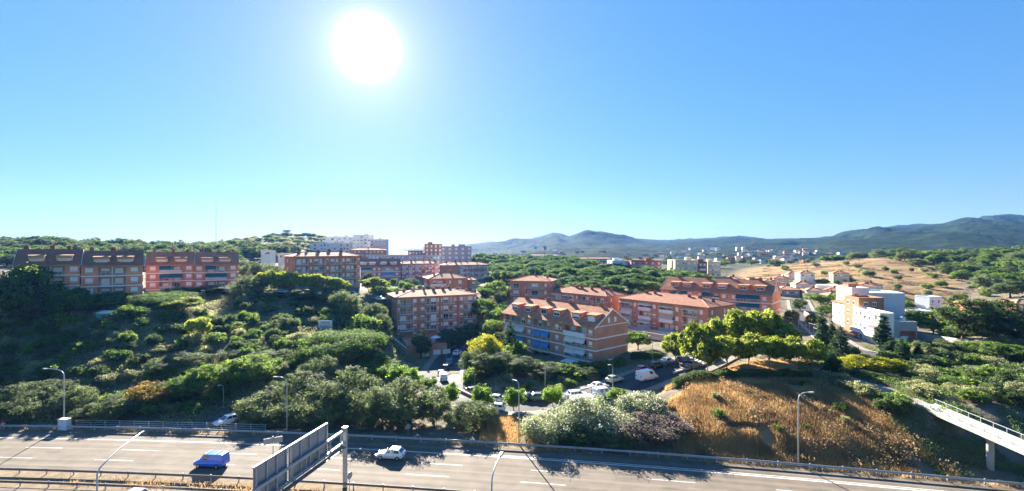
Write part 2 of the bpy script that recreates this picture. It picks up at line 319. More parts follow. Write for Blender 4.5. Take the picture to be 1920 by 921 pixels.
street('upper_road', [(1496, 562), (1503, 580), (1520, 602), (1548, 628), (1590, 655), (1640, 668)], 6.5, 1.2)
street('hill_road', [(470, 556), (530, 552), (600, 551), (660, 556), (720, 566)], 5.0, 0.0)
street('footpath', [(1530, 692), (1560, 700), (1610, 716), (1660, 732), (1700, 748), (1735, 765)], 2.6, 0.0)
def H(X, Y):
    X = np.atleast_1d(np.asarray(X, float)); Y = np.atleast_1d(np.asarray(Y, float)); z = H0(X, Y)
    for P, wd, sd in STREETS.values():
        lo, hi = P[:, :2].min(0) - 14, P[:, :2].max(0) + 14
        ix = np.nonzero((X > lo[0]) & (X < hi[0]) & (Y > lo[1]) & (Y < hi[1]))[0]
        if not len(ix): continue
        best = np.full(len(ix), 1e9); bz = np.zeros(len(ix))
        for a, b in zip(P[:-1], P[1:]):
            ab = b[:2] - a[:2]; L2 = ab @ ab + 1e-9
            t = np.clip(((X[ix] - a[0]) * ab[0] + (Y[ix] - a[1]) * ab[1]) / L2, 0, 1)
            dd = np.hypot(X[ix] - a[0] - ab[0] * t, Y[ix] - a[1] - ab[1] * t); s = dd < best
            best[s] = dd[s]; bz[s] = (a[2] + (b[2] - a[2]) * t)[s]
        r = wd / 2 + sd + 1.0
        k = np.clip((r + 4.5 - best) / 4.5, 0, 1); k = k * k * (3 - 2 * k)
        z[ix] = z[ix] * (1 - k) + (bz - 0.12) * k
    return z
def hz(X, Y): return float(H(X, Y)[0])
def cast(px, py, d0=62, d1=700): return cast0(px, py, H, d0, d1)
def G(px, d): X = PX(px, d); return (X, d, hz(X, d))
us = np.linspace(-1.75, 1.75, 430); vsx = np.exp(np.concatenate([np.linspace(math.log(22), math.log(60), 14)[:-1], np.linspace(math.log(60), math.log(460), 300), np.linspace(math.log(470), math.log(5200), 44)]))
UU, VV = np.meshgrid(us, vsx); GX = (UU * VV).ravel(); GY = VV.ravel(); GZ = H(GX, GY)
def vnoise(x, y, seed):
    r = np.random.default_rng(seed); t = r.random((64, 64)); xi = np.floor(x).astype(int); yi = np.floor(y).astype(int); fx = x - xi; fy = y - yi
    fx = fx * fx * (3 - 2 * fx); fy = fy * fy * (3 - 2 * fy); g = lambda a, b: t[a % 64, b % 64]
    return (g(xi, yi) * (1 - fx) + g(xi + 1, yi) * fx) * (1 - fy) + (g(xi, yi + 1) * (1 - fx) + g(xi + 1, yi + 1) * fx) * fy
_pxg = 960 + F * GX / GY
wild = ((E(GX) - GY) < -9) & (GY < 500)
stre = np.zeros(len(GX), bool)
for P, wd, sd in STREETS.values():
    for p in P[::2]: stre |= (np.hypot(GX - p[0], GY - p[1]) < wd / 2 + sd + 4)
GZ = GZ + np.where(wild & ~stre, (vnoise(GX / 2.3, GY / 2.3, 1) - 0.5) * 0.45 + (vnoise(GX / 6, GY / 6, 2) - 0.5) * 0.6 - 0.25, 0)
# how dry the ground is here (0 green scrub floor .. 1 golden straw)
dry = np.zeros(len(GX))
def blob(px, d, rpx, rd, v):
    global dry
    q = ((_pxg - px) / rpx) ** 2 + (np.log(GY / d) / rd) ** 2; dry = np.maximum(dry, v * np.clip(1.6 - q, 0, 1))
blob(1640, 300, 150, 0.36, 1.0); blob(1480, 335, 95, 0.26, 0.9); blob(1560, 370, 90, 0.18, 0.8); blob(1420, 84, 150, 0.20, 0.62); blob(1400, 100, 130, 0.10, 0.95); blob(1580, 75, 130, 0.10, 0.6); blob(950, 84, 60, 0.08, 0.9); blob(380, 152, 90, 0.08, 0.6); blob(330, 118, 70, 0.1, 0.35); blob(560, 128, 120, 0.16, 0.4); blob(905, 165, 30, 0.15, 0.9); blob(650, 135, 40, .08, .5); blob(1300, 230, 60, .12, .6)
me = bpy.data.meshes.new('ground'); nc, nr = len(us), len(vsx)
idx = (np.arange(nr - 1)[:, None] * nc + np.arange(nc - 1)[None]).ravel()
quads = np.stack([idx, idx + 1, idx + nc + 1, idx + nc], -1)
me.from_pydata(np.stack([GX, GY, GZ], -1).tolist(), [], quads.tolist()); me.polygons.foreach_set('use_smooth', [True] * len(quads))
at = me.attributes.new('dry', 'FLOAT', 'POINT'); at.data.foreach_set('value', dry.astype(np.float32))
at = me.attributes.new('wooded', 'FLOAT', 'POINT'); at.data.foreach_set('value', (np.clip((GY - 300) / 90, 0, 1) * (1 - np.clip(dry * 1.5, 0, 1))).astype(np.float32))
def ground_mat():
    m = bpy.data.materials.new('ground_soil'); m.use_nodes = True; n = m.node_tree.nodes; l = m.node_tree.links; p = n['Principled BSDF']; p.inputs['Roughness'].default_value = 0.95; p.inputs['Specular IOR Level'].default_value = 0.1
    t = n.new('ShaderNodeTexCoord'); a = n.new('ShaderNodeAttribute'); a.attribute_name = 'dry'
    def nz(s, d=6, st=None):
        x = n.new('ShaderNodeTexNoise'); x.inputs['Scale'].default_value = s; x.inputs['Detail'].default_value = d; x.inputs['Roughness'].default_value = 0.65
        if st:
            mp = n.new('ShaderNodeMapping'); mp.inputs['Scale'].default_value = st; l.new(t.outputs['Object'], mp.inputs[0]); l.new(mp.outputs[0], x.inputs['Vector'])
        else: l.new(t.outputs['Object'], x.inputs['Vector'])
        return x
    def ramp(f, cols, p0=0.33, p1=0.67):
        r = n.new('ShaderNodeValToRGB'); e = r.color_ramp.elements; e[0].position = p0; e[1].position = p1; e[0].color = (*cols[0], 1); e[1].color = (*cols[-1], 1)
        for i, c in enumerate(cols[1:-1]): x = e.new(p0 + (p1 - p0) * (i + 1) / (len(cols) - 1)); x.color = (*c, 1)
        l.new(f, r.inputs[0]); return r
    g = ramp(nz(0.22, 9).outputs['Fac'], [(0.085, 0.084, 0.050), (0.145, 0.125, 0.085), (0.190, 0.150, 0.110), (0.100, 0.104, 0.060)])
    s = ramp(nz(0.09, 10, (0.35, 1.7, 1)).outputs['Fac'], [(0.11, 0.074, 0.038), (0.25, 0.16, 0.072), (0.32, 0.215, 0.10), (0.15, 0.105, 0.05)], 0.36, 0.64)
    sm = n.new('ShaderNodeMath'); sm.operation = 'MULTIPLY_ADD'; sm.inputs[1].default_value = 0.9; n2 = nz(0.5, 8); sb = n.new('ShaderNodeMath'); sb.operation = 'SUBTRACT'; sb.inputs[1].default_value = 0.5; l.new(n2.outputs['Fac'], sb.inputs[0]); l.new(sb.outputs[0], sm.inputs[0]); l.new(a.outputs['Fac'], sm.inputs[2])
    mr = n.new('ShaderNodeMapRange'); mr.inputs[1].default_value = 0.15; mr.inputs[2].default_value = 0.75; l.new(sm.outputs[0], mr.inputs[0])
    mx = n.new('ShaderNodeMix'); mx.data_type = 'RGBA'; l.new(mr.outputs[0], mx.inputs[0]); 
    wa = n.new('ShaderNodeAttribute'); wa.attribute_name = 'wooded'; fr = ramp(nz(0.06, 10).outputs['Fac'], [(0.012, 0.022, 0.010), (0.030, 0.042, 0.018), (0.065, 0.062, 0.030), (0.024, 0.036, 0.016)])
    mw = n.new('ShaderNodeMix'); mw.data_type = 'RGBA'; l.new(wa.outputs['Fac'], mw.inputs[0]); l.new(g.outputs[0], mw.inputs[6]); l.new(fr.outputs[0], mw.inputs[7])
    l.new(mw.outputs[2], mx.inputs[6]); l.new(s.outputs[0], mx.inputs[7]); l.new(mx.outputs[2], p.inputs['Base Color'])
    b = n.new('ShaderNodeBump'); b.inputs['Strength'].default_value = 0.8; b.inputs['Distance'].default_value = 0.35; l.new(nz(1.3, 8).outputs['Fac'], b.inputs['Height']); l.new(b.outputs[0], p.inputs['Normal'])
    return m
me.materials.append(ground_mat()); ob('ground', me, kind='structure')
# ------------------------------------------------------------------ mountains
RID = np.array([(-600, 468), (300, 467), (700, 468), (840, 467), (885, 458), (950, 452), (1000, 447), (1037, 437), (1065, 446), (1100, 436), (1130, 438), (1165, 446), (1230, 451), (1300, 448), (1390, 443), (1440, 449), (1540, 446), (1600, 443), (1650, 429), (1700, 423), (1780, 420), (1840, 410), (1890, 410), (1920, 413), (2050, 420), (2300, 440), (2700, 455)], float)
D_RIDGE, D_FOOT = 3000.0, 640.0
def mtop(px): return CZ + (HZ - np.interp(px, RID[:, 0], RID[:, 1])) / F * D_RIDGE
def mz(X, D):      # mountain flank height without its small relief
    px = 960 + F * X / D; t = np.clip((D - D_FOOT) / (D_RIDGE - D_FOOT), 0, 1); return 2 + (mtop(px) - 2) * t ** 0.86
def mountain():
    DR = D_RIDGE; pxs = np.linspace(-500, 2600, 560); ts = np.concatenate([np.linspace(0, 1, 92), np.linspace(1.02, 1.5, 22)])
    PXX, T = np.meshgrid(pxs, ts); D = np.where(T <= 1, D_FOOT + (DR - D_FOOT) * T, DR + (T - 1) * 3000)
    X = (PXX - 960) / F * D; wob = (vnoise(X / 420, D / 380, 13) - .5) * 260 + (vnoise(X / 160, D / 150, 14) - .5) * 90; top = mtop(PXX + wob * np.clip(1 - T, 0, 1)); prof = np.where(T <= 1, np.clip(T, 0, 1) ** 0.86, np.clip(1 - (T - 1) * 2, 0, 1))
    amp = np.where(T <= 1, np.sin(np.pi * np.clip(T, 0, 1)) , 0)
    nz = (vnoise(X / 260, D / 420, 3) - 0.5) * 1.0 + (vnoise(X / 110, D / 200, 4) - 0.5) * 0.5 + (vnoise(X / 45, D / 80, 5) - 0.5) * 0.25
    Z = 2 + (top - 2) * prof + nz * amp * np.maximum(top - 20, 20) * 0.46 * np.clip(T * 2.2, 0, 1)
    Z += np.where(np.abs(T - 1) < 0.04, (vnoise(PXX / 3.0, D * 0, 9) - 0.5) * 9, 0) + (vnoise(X / 14, D / 30, 6) - 0.5) * 6 * np.clip(T * 2.5, 0, 1)
    nc, nr = len(pxs), len(ts); idx = (np.arange(nr - 1)[:, None] * nc + np.arange(nc - 1)[None]).ravel()
    me = bpy.data.meshes.new('mountain_range'); me.from_pydata(np.stack([X, D, Z], -1).reshape(-1, 3).tolist(), [], np.stack([idx, idx + 1, idx + nc + 1, idx + nc], -1).tolist())
    me.polygons.foreach_set('use_smooth', [True] * len(me.polygons))
    m = M('mountain_forest', (0.008, 0.020, 0.010), 0.95, 0.4, 0.022, 1.0, 0.05, spec=0.02, col2=(0.044, 0.064, 0.034))
    for nd in m.node_tree.nodes:
        if nd.type == 'BUMP': nd.inputs['Distance'].default_value = 14
        if nd.type == 'TEX_NOISE': nd.inputs['Detail'].default_value = 12; nd.inputs['Roughness'].default_value = 0.72
    me.materials.append(m); ob('mountain', me, kind='structure')
mountain()
def gz2(X, D): return max(hz(X, D), float(mz(X, D)) if D > D_FOOT else -99)
# ------------------------------------------------------------------ highway
def asphalt(name, c, streak=True):
    m = bpy.data.materials.new(name); m.use_nodes = True; n = m.node_tree.nodes; l = m.node_tree.links; p = n['Principled BSDF']; p.inputs['Roughness'].default_value = 0.85; p.inputs['Specular IOR Level'].default_value = 0.12
    t = n.new('ShaderNodeTexCoord'); uv = n.new('ShaderNodeUVMap')
    def nz(s, vec, sc3=None, d=6):
        x = n.new('ShaderNodeTexNoise'); x.inputs['Scale'].default_value = s; x.inputs['Detail'].default_value = d; x.inputs['Roughness'].default_value = 0.6
        if sc3: mp = n.new('ShaderNodeMapping'); mp.inputs['Scale'].default_value = sc3; l.new(vec, mp.inputs[0]); vec = mp.outputs[0]
        l.new(vec, x.inputs['Vector']); return x
    a = nz(0.35, t.outputs['Object'], None, 8); b = nz(1.0, uv.outputs[0], (0.012, 1.5, 1), 4)
    ad = n.new('ShaderNodeMath'); ad.operation = 'ADD'; l.new(a.outputs['Fac'], ad.inputs[0]); l.new(b.outputs['Fac'], ad.inputs[1])
    # wheel tracks: two darker bands in every 3.5 m lane
    sp = n.new('ShaderNodeSeparateXYZ'); l.new(uv.outputs[0], sp.inputs[0])
    tk = n.new('ShaderNodeMath'); tk.operation = 'MULTIPLY'; tk.inputs[1].default_value = 2 * math.pi / 1.75; l.new(sp.outputs[1], tk.inputs[0])
    cs = n.new('ShaderNodeMath'); cs.operation = 'COSINE'; l.new(tk.outputs[0], cs.inputs[0])
    wm = n.new('ShaderNodeMath'); wm.operation = 'MULTIPLY_ADD'; wm.inputs[1].default_value = 0.10; l.new(cs.outputs[0], wm.inputs[0])
    pt = nz(0.5, uv.outputs[0], (0.10, 0.28, 1), 2); ps_ = n.new('ShaderNodeMath'); ps_.operation = 'GREATER_THAN'; ps_.inputs[1].default_value = 0.62; l.new(pt.outputs['Fac'], ps_.inputs[0])
    pm_ = n.new('ShaderNodeMath'); pm_.operation = 'MULTIPLY_ADD'; pm_.inputs[1].default_value = -0.22; l.new(ps_.outputs[0], pm_.inputs[0]); l.new(ad.outputs[0], pm_.inputs[2]); l.new(pm_.outputs[0], wm.inputs[2]); ad = wm
    r = n.new('ShaderNodeValToRGB'); e = r.color_ramp.elements; e[0].position = 0.36; e[1].position = 0.62
    e[0].color = (*[x * 0.72 for x in c], 1); e[1].color = (*[x * 1.28 for x in c], 1)
    hf = n.new('ShaderNodeMath'); hf.operation = 'MULTIPLY'; hf.inputs[1].default_value = 0.5; l.new(ad.outputs[0], hf.inputs[0]); l.new(hf.outputs[0], r.inputs[0]); l.new(r.outputs[0], p.inputs['Base Color'])
    bp = n.new('ShaderNodeBump'); bp.inputs['Strength'].default_value = 0.4; bp.inputs['Distance'].default_value = 0.012; l.new(nz(40, t.outputs['Object']).outputs['Fac'], bp.inputs['Height']); l.new(bp.outputs[0], p.inputs['Normal'])
    return m
K['asphalt'] = asphalt('highway_asphalt', (0.142, 0.118, 0.092)); K['asphalt_dark'] = asphalt('street_asphalt', (0.075, 0.074, 0.075)); K['paving'] = M('pavement_slabs', (0.24, 0.215, 0.18), 0.85, 0.15, 0.8)
K['verge'] = M('dusty_verge', (0.17, 0.125, 0.08), 0.95, 0.3, 0.9, 0.5, 6, col2=(0.25, 0.185, 0.115))
def strip(name, xs, o0, o1, z, mat, parent=None, **k):
    mb = MB(); uvs = []
    for a, b in zip(xs[:-1], xs[1:]):
        mb.quad(HW(a, o1, z), HW(b, o1, z), HW(b, o0, z), HW(a, o0, z)); uvs += [(a, o1), (b, o1), (b, o0), (a, o0)]
    me = mb.mesh(name, mat); u = me.uv_layers.new(name='UVMap')
    u.data.foreach_set('uv', np.array(uvs, np.float32).ravel()); return ob(name, me, parent, **k)
XS = np.arange(-150, 112, 3.0)
road = strip('highway', XS, -3.1, 11.1, 0.02, K['asphalt'], kind='structure')
road2 = strip('highway', XS, 15.4, 30, 0.02, K['asphalt'], kind='structure')
strip('median', XS, 11.1, 15.4, 0.06, K['verge'], kind='structure')
strip('verge', XS, -4.6, -3.1, 0.03, K['verge'], kind='structure')
strip('edge_line', XS, -0.10, 0.12, 0.026, K['paint'], road); strip('edge_line', XS, 10.45, 10.62, 0.026, K['paint'], road); strip('edge_line', XS, 16.3, 16.5, 0.026, K['paint'], road2)
strip('edge_line', np.arange(-6, 112, 3.0), -0.55, -0.42, 0.026, K['paint'], road)
for o, ph in ((3.5, -12.6), (7.0, -13.6)):
    for k in range(-9, 7):
        a = k * 15.7 + ph; strip('lane_dash', np.array([a, a + 2.0, a + 4.0, a + 6.0]), o - 0.06, o + 0.06, 0.026, K['paint'], road)
for k in range(-12, 9): strip('lane_dash', np.array([k * 11.6, k * 11.6 + 2.5, k * 11.6 + 5]), 20, 20.15, 0.026, K['paint'], road2)
# ------------------------------------------------------------------ streets
def ribbon(name, P, o0, o1, dz, mat, thick=0.0, parent=None, **k):
    mb = MB(); T = np.gradient(P[:, :2], axis=0); T /= np.linalg.norm(T, axis=1)[:, None] + 1e-9; N = np.stack([-T[:, 1], T[:, 0]], -1)
    A = P.copy(); A[:, :2] += N * o0; A[:, 2] += dz; B = P.copy(); B[:, :2] += N * o1; B[:, 2] += dz
    for i in range(len(P) - 1):
        mb.quad(A[i], A[i + 1], B[i + 1], B[i])
        if thick:
            lo = np.array([0, 0, thick]); mb.quad(A[i] - lo, A[i + 1] - lo, A[i + 1], A[i]); mb.quad(B[i], B[i + 1], B[i + 1] - lo, B[i] - lo)
    me = mb.mesh(name, mat); me.uv_layers.new(name='UVMap'); return ob(name, me, parent, **k)
K['path'] = M('trodden_path', (.27, .24, .19), .9, .2, .8)
for nm, (P, wd, sd) in STREETS.items():
    if nm == 'footpath': ribbon(nm, P, -1.2, 1.2, .05, K['path'], .5, kind='structure'); continue
    r_ = ribbon(nm, P, -wd / 2, wd / 2, 0.02 if nm != 'side_road' else 0.03, K['asphalt_dark'], 0.4, kind='structure')
    if sd:
        ribbon('pavement', P, wd / 2 + 0.01, wd / 2 + sd, 0.14, K['paving'], 0.6, kind='structure')
        ribbon('pavement', P, -wd / 2 - sd, -wd / 2 - 0.01, 0.14, K['paving'], 0.6, kind='structure')
    if nm == 'street':
        for i in range(6, len(P) - 8, 5): ribbon('centre_dash', P[i:i + 2], -0.07, 0.07, 0.028, K['paint'], parent=r_)
        i = len(P) - 21
        for j in range(8): ribbon('crossing_bar', P[i:i + 3], -3.6 + j * 0.95, -3.15 + j * 0.95, 0.030, K['paint'], parent=r_)
        for j in range(8): ribbon('crossing_bar', P[13:15], -3.6 + j * 0.95, -3.15 + j * 0.95, 0.030, K['paint'], parent=r_)
# ------------------------------------------------------------------ haze
hb = MB().box(-9600, 9600, -60, 5600, -30, 320); hm = bpy.data.materials.new('haze_air'); hm.use_nodes = True
hn = hm.node_tree.nodes; hn.clear(); hv = hn.new('ShaderNodeVolumePrincipled'); hv.inputs['Color'].default_value = (0.12, 0.39, 1.0, 1); hv.inputs['Density'].default_value = 0.000046; hv.inputs['Anisotropy'].default_value = 0.42
ho = hn.new('ShaderNodeOutputMaterial'); hm.node_tree.links.new(hv.outputs[0], ho.inputs['Volume'])
HAZE = hb.build('haze', hm, kind='stuff', label='pale blue summer haze over the valley')
# ------------------------------------------------------------------ buildings
_mc = {}
def cached(key, fn):
    if key not in _mc: _mc[key] = fn()
    return _mc[key]
def q1(v): return round(v * 5) / 5.0
def window_mesh(w, h, fr, sh):
    def f():
        mb = MB(); t = 0.07
        mb.box(-w / 2, w / 2, -0.03, 0.08, 0, t); mb.box(-w / 2, w / 2, -0.03, 0.08, h - t, h)
        mb.box(-w / 2, -w / 2 + t, -0.029, 0.079, t, h - t); mb.box(w / 2 - t, w / 2, -0.029, 0.079, t, h - t)
        if w > 0.9: mb.box(-0.03, 0.03, 0.0, 0.07, t, h - t)
        if sh > 0: mb.box(-w / 2 + t, w / 2 - t, -0.01, 0.05, h - t - (h - 2 * t) * sh, h - t - 0.002, m=1)
        mb.box(-w / 2 - 0.08, w / 2 + 0.08, -0.14, 0.02, -0.07, -0.002)
        return mb.mesh('window', [K['frame'], K[fr]])
    return cached(('win', w, h, fr, sh), f)
def pane_mesh(w, h):
    return cached(('pane', w, h), lambda: MB().box(-w / 2 + 0.07, w / 2 - 0.07, 0.055, 0.075, 0.07, h - 0.07).mesh('pane', K['glass']))
def rail_mesh(w, dep, st):
    def f():
        mb = MB(); x0, x1, y = -w / 2, w / 2, -dep
        if st == 'bars':
            mb.box(x0, x1, y, y + 0.05, 0.98, 1.04); mb.box(x0, x1, y, y + 0.04, 0.1, 0.14)
            n = max(3, int(w / 0.22))
            for i in range(n + 1): a = x0 + (x1 - x0 - 0.03) * i / n; mb.box(a, a + 0.03, y + 0.005, y + 0.035, 0.0, 0.98)
            for a in (x0, x1 - 0.03):
                mb.box(a, a + 0.03, y + 0.051, -0.01, 0.98, 1.04)
                for k in range(4): b = y + (dep - 0.05) * (k + 1) / 5; mb.box(a, a + 0.03, b, b + 0.03, 0, 0.98)
            mats = K['rail_metal']
        else:
            m = {'solid': 'rail_white', 'glass': 'rail_glass', 'brick': 'brick'}[st]
            mb.box(x0, x1, y, y + 0.08, 0.02, 1.0); mb.box(x0, x0 + 0.08, y + 0.081, -0.01, 0.02, 1.0); mb.box(x1 - 0.08, x1, y + 0.081, -0.01, 0.02, 1.0)
            mb.box(x0 - 0.02, x1 + 0.02, y - 0.02, y + 0.1, 1.003, 1.06, m=1); mats = [K[m], K['rail_metal']]
        return mb.mesh('railing', mats)
    return cached(('rail', w, dep, st), f)
def slab_mesh(w, dep, mat): return cached(('slab', w, dep, mat), lambda: MB().box(-w / 2 - 0.03, w / 2 + 0.03, -dep - 0.03, -0.002, -0.2, -0.002).mesh('balcony', K[mat]))
def awning_mesh(w, out, drop, mat):
    def f():
        mb = MB(); t = 0.04
        mb.hexa([(-w / 2, -out, -drop - t), (w / 2, -out, -drop - t), (w / 2, -0.01, -t), (-w / 2, -0.01, -t), (-w / 2, -out, -drop), (w / 2, -out, -drop), (w / 2, -0.01, 0), (-w / 2, -0.01, 0)])
        mb.box(-w / 2, w / 2, -out - 0.03, -out - 0.004, -drop - 0.24, -drop)
        return mb.mesh('awning', K[mat])
    return cached(('aw', w, out, drop, mat), f)
def chimney_mesh(w, d, h):
    return cached(('chim', w, d, h), lambda: MB().box(-w / 2, w / 2, -d / 2, d / 2, -1.2, h).box(-w / 2 - 0.1, w / 2 + 0.1, -d / 2 - 0.1, d / 2 + 0.1, h + 0.002, h + 0.12).box(-w / 3, w / 3, -d / 3, d / 3, h + 0.122, h + 0.4).mesh('chimney', K['brick_dark']))
class Bld:
    """A block standing on a front line from photo column px0 (distance d0) to px1, turned theta about the vertical."""
    def __init__(s, name, label, px0, d0, th, px1=None, D=12, zb=0, zt=12, L=None, mat='brick', cat='apartment block', group=None, fl=2.9, back='loggia', sink=3.0):
        s.th = R(th); s.c, s.s = math.cos(s.th), math.sin(s.th); s.X0, s.Y0 = PX(px0, d0), d0
        if L is None:
            k = (px1 - 960) / F; L = (k * s.Y0 - s.X0) / (s.c - k * s.s)
        s.L, s.D, s.zb, s.Ht, s.fl, s.mat, s.back, s.sink = L, D, zb, zt - zb, fl, mat, back, sink
        s.root = ob(name, None, None, (s.X0, s.Y0, zb), s.th, label=label, category=cat, group=group)
        s.op = {'F': [], 'R': [], 'L': [], 'B': []}; s.gable = 0.0
        s.rg = random.Random(int(px0 * 7 + d0))
    def tx(s, px):
        k = (px - 960) / F; return (k * s.Y0 - s.X0) / (s.c - k * s.s)
    def place(s, face, x, z, y=0.0):      # local location + rotation on a face; x along the face, y into the wall
        if face == 'F': return (x, y, z), 0.0
        if face == 'R': return (s.L - y, x, z), R(90)
        if face == 'L': return (y, s.D - x, z), R(-90)
        return (s.L - x, s.D - y, z), R(180)
    def win(s, face, x, z, w=1.2, h=1.3, sh=None, fr='shutter', rec=0.16, parent=None, y=None, hole=True):
        w, h = max(0.4, q1(w)), q1(h)
        if hole: s.op[face].append((x - w / 2 - 0.01, x + w / 2 + 0.01, z - 0.01, z + h + 0.01, rec, 0))
        if sh is None: sh = s.rg.choice((0, 0.4, 0.6, 1.0, 1.0, 0.8))
        loc, rz = s.place(face, x, z, (rec - 0.10) if y is None else y)
        o = ob('window', window_mesh(w, h, fr, sh), parent or s.root, loc, rz); ob('pane', pane_mesh(w, h), o)
        return o
    def balc(s, face, x0, x1, z, dep=1.1, st='bars', slab='band'):
        w = q1(x1 - x0); loc, rz = s.place(face, (x0 + x1) / 2, z)
        o = ob('balcony', slab_mesh(w, dep, slab), s.root, loc, rz); ob('railing', rail_mesh(w, dep, st), o); return o
    def loggia(s, face, x0, x1, z, h, dep=1.4): s.op[face].append((x0, x1, z + 0.02, z + h, dep, 1))
    def awn(s, face, x0, x1, z, mat, out=1.2, drop=0.7, y=0.0):
        loc, rz = s.place(face, (x0 + x1) / 2, z, y); return ob('awning', awning_mesh(q1(x1 - x0), out, drop, mat), s.root, loc, rz)
    def band(s, z, t=0.24, out=0.10, mat='band', faces='FR'):
        mb = MB()
        if 'F' in faces: mb.box(-out, s.L + out, -out, -0.003, z - t, z)
        if 'R' in faces: mb.box(s.L + 0.003, s.L + out, 0, s.D, z - t, z)
        if 'L' in faces: mb.box(-out, -0.003, 0, s.D, z - t, z)
        return mb.build('band', K[mat], s.root)
    def wall(s, mats=None):
        mb = MB()
        for face, W in (('F', s.L), ('R', s.D), ('B', s.L), ('L', s.D)):
            ops = sorted(s.op[face]); xs = sorted({0.0, W, *[min(max(v, 0.0), W) for o in ops for v in o[:2]]}); zs = sorted({-s.sink, s.Ht, *[min(v, s.Ht) for o in ops for v in o[2:4]]})
            def P(x, z, y=0.0): return s.place(face, x, z, y)[0]
            for a, b in zip(xs[:-1], xs[1:]):
                if b - a < 1e-4: continue
                run = None; mx = (a + b) / 2
                for c, d in zip(zs[:-1], zs[1:]):
                    mz = (c + d) / 2; hole = any(o[0] < mx < o[1] and o[2] < mz < o[3] for o in ops)
                    if hole:
                        if run is not None: mb.quad(P(a, run), P(b, run), P(b, c), P(a, c)); run = None
                    elif run is None: run = c
                if run is not None: mb.quad(P(a, run), P(b, run), P(b, s.Ht), P(a, s.Ht))
            for x0, x1, z0, z1, r, mi in ops:
                mb.quad(P(x0, z0), P(x0, z1), P(x0, z1, r), P(x0, z0, r)); mb.quad(P(x1, z0, r), P(x1, z1, r), P(x1, z1), P(x1, z0))
                mb.quad(P(x0, z1, r), P(x0, z1), P(x1, z1), P(x1, z1, r), m=mi); mb.quad(P(x0, z0), P(x0, z0, r), P(x1, z0, r), P(x1, z0), m=mi); mb.quad(P(x0, z0, r), P(x0, z1, r), P(x1, z1, r), P(x1, z0, r), m=mi)
        if s.gable:
            for x, sg in ((0, 1), (s.L, -1)):
                t = [(x, 0, s.Ht), (x, s.D, s.Ht), (x, s.D / 2, s.Ht + s.gable)]; mb.quad(*(t if sg < 0 else t[::-1]))
        mb.quad((0, 0, s.Ht), (s.L, 0, s.Ht), (s.L, s.D, s.Ht), (0, s.D, s.Ht))
        big = [o for o in s.op['F'] if o[5] == 0]
        if len(big) > 7 and s.Y0 < 300:
            for o in s.rg.sample(big, min(6, len(big))):
                x = o[1] + 0.75
                if x < s.L - .6 and not any(q[0] - .5 < x < q[1] + .5 and q[2] - 1 < o[2] < q[3] for q in s.op['F']): ob('air_conditioner', cached('ac', lambda: MB().box(-.42, .42, -.36, -.02, 0, .6).box(-.3, .3, -.375, -.362, .08, .52, m=1).mesh('air_conditioner', [K['shutter'], K['black_plastic']])), s.root, (x, 0, o[2] + .05))
        s.w = mb.build('wall', [K[s.mat], K[s.back]], s.root); return s.w
    def hip(s, rise, ov=0.7, mat='tile_lit', chim=6, pale=True):
        L, D, z = s.L, s.D, s.Ht + 0.004; mb = MB(); e = [(-ov, -ov, z), (L + ov, -ov, z), (L + ov, D + ov, z), (-ov, D + ov, z)]; t = 0.16
        e2 = [(x, y, z + t) for x, y, _ in e]; k = min(D / 2, L / 2 - 0.5); r0, r1 = (k, D / 2, z + t + rise), (L - k, D / 2, z + t + rise)
        for i in range(4): mb.quad(e[i], e[(i + 1) % 4], e2[(i + 1) % 4], e2[i])
        mb.quad(*e[::-1]); mb.quad(e2[0], e2[1], r1, r0); mb.quad(e2[2], e2[3], r0, r1); mb.quad(e2[1], e2[2], r1); mb.quad(e2[3], e2[0], r0)
        o = mb.build('roof', K[mat], s.root)
        rb = MB()
        for a, b in ((r0, r1), (e2[0], r0), (e2[1], r1), (e2[2], r1), (e2[3], r0)): rb.tube([Vector(a) + Vector((0, 0, .03)), Vector(b) + Vector((0, 0, .03))], 0.11, 5)
        rb.build('ridge_tiles', K['tile_lit' if pale else mat], o)
        for i in range(chim):
            x = L * (i + 0.5) / chim + s.rg.uniform(-0.8, 0.8); yy = D / 2 + s.rg.choice((-1.6, -0.9, 0.6)); zr = z + t + rise * max(0.15, 1 - abs(yy - D / 2) / (D / 2)) * min(1, (min(x, L - x) + ov) / k)
            ob('chimney', chimney_mesh(s.rg.choice((0.7, 1.1)), 0.7, s.rg.choice((0.6, 0.9))), o, (x, yy, zr))
        s.aerials(o, z + t + rise)
        return o
    def aerials(s, o, z):
        for i in range(2 if s.Y0 < 300 else 0): ob('aerial', cached('aerial', lambda: MB().tube([(0, 0, -1.2), (0, 0, 2.6)], .035, 5).box(-.6, .6, -.02, .02, 2.2, 2.24).box(-.4, .4, -.02, .02, 1.9, 1.94).mesh('aerial', K['rust_steel'])), o, (s.L * s.rg.uniform(.25, .75), s.D / 2 + .3, z))
    def gabled(s, rise, ov=0.45, mat='tile', chim=5, verge=True):
        L, D, z = s.L, s.D, s.Ht + 0.004; mb = MB(); t = 0.18; s.gable = rise; k = rise / (D / 2); oz = ov * k
        for sg in (0, 1):
            y0 = -ov if sg == 0 else D + ov; p = [(-0.25, y0, z - oz), (L + 0.25, y0, z - oz), (L + 0.25, D / 2, z + rise), (-0.25, D / 2, z + rise)]
            if sg: p = [p[1], p[0], p[3], p[2]]
            mb.hexa([*p, *[(x, y, zz + t) for x, y, zz in p]])
        o = mb.build('roof', K[mat], s.root); s.k = k; s.roof = o
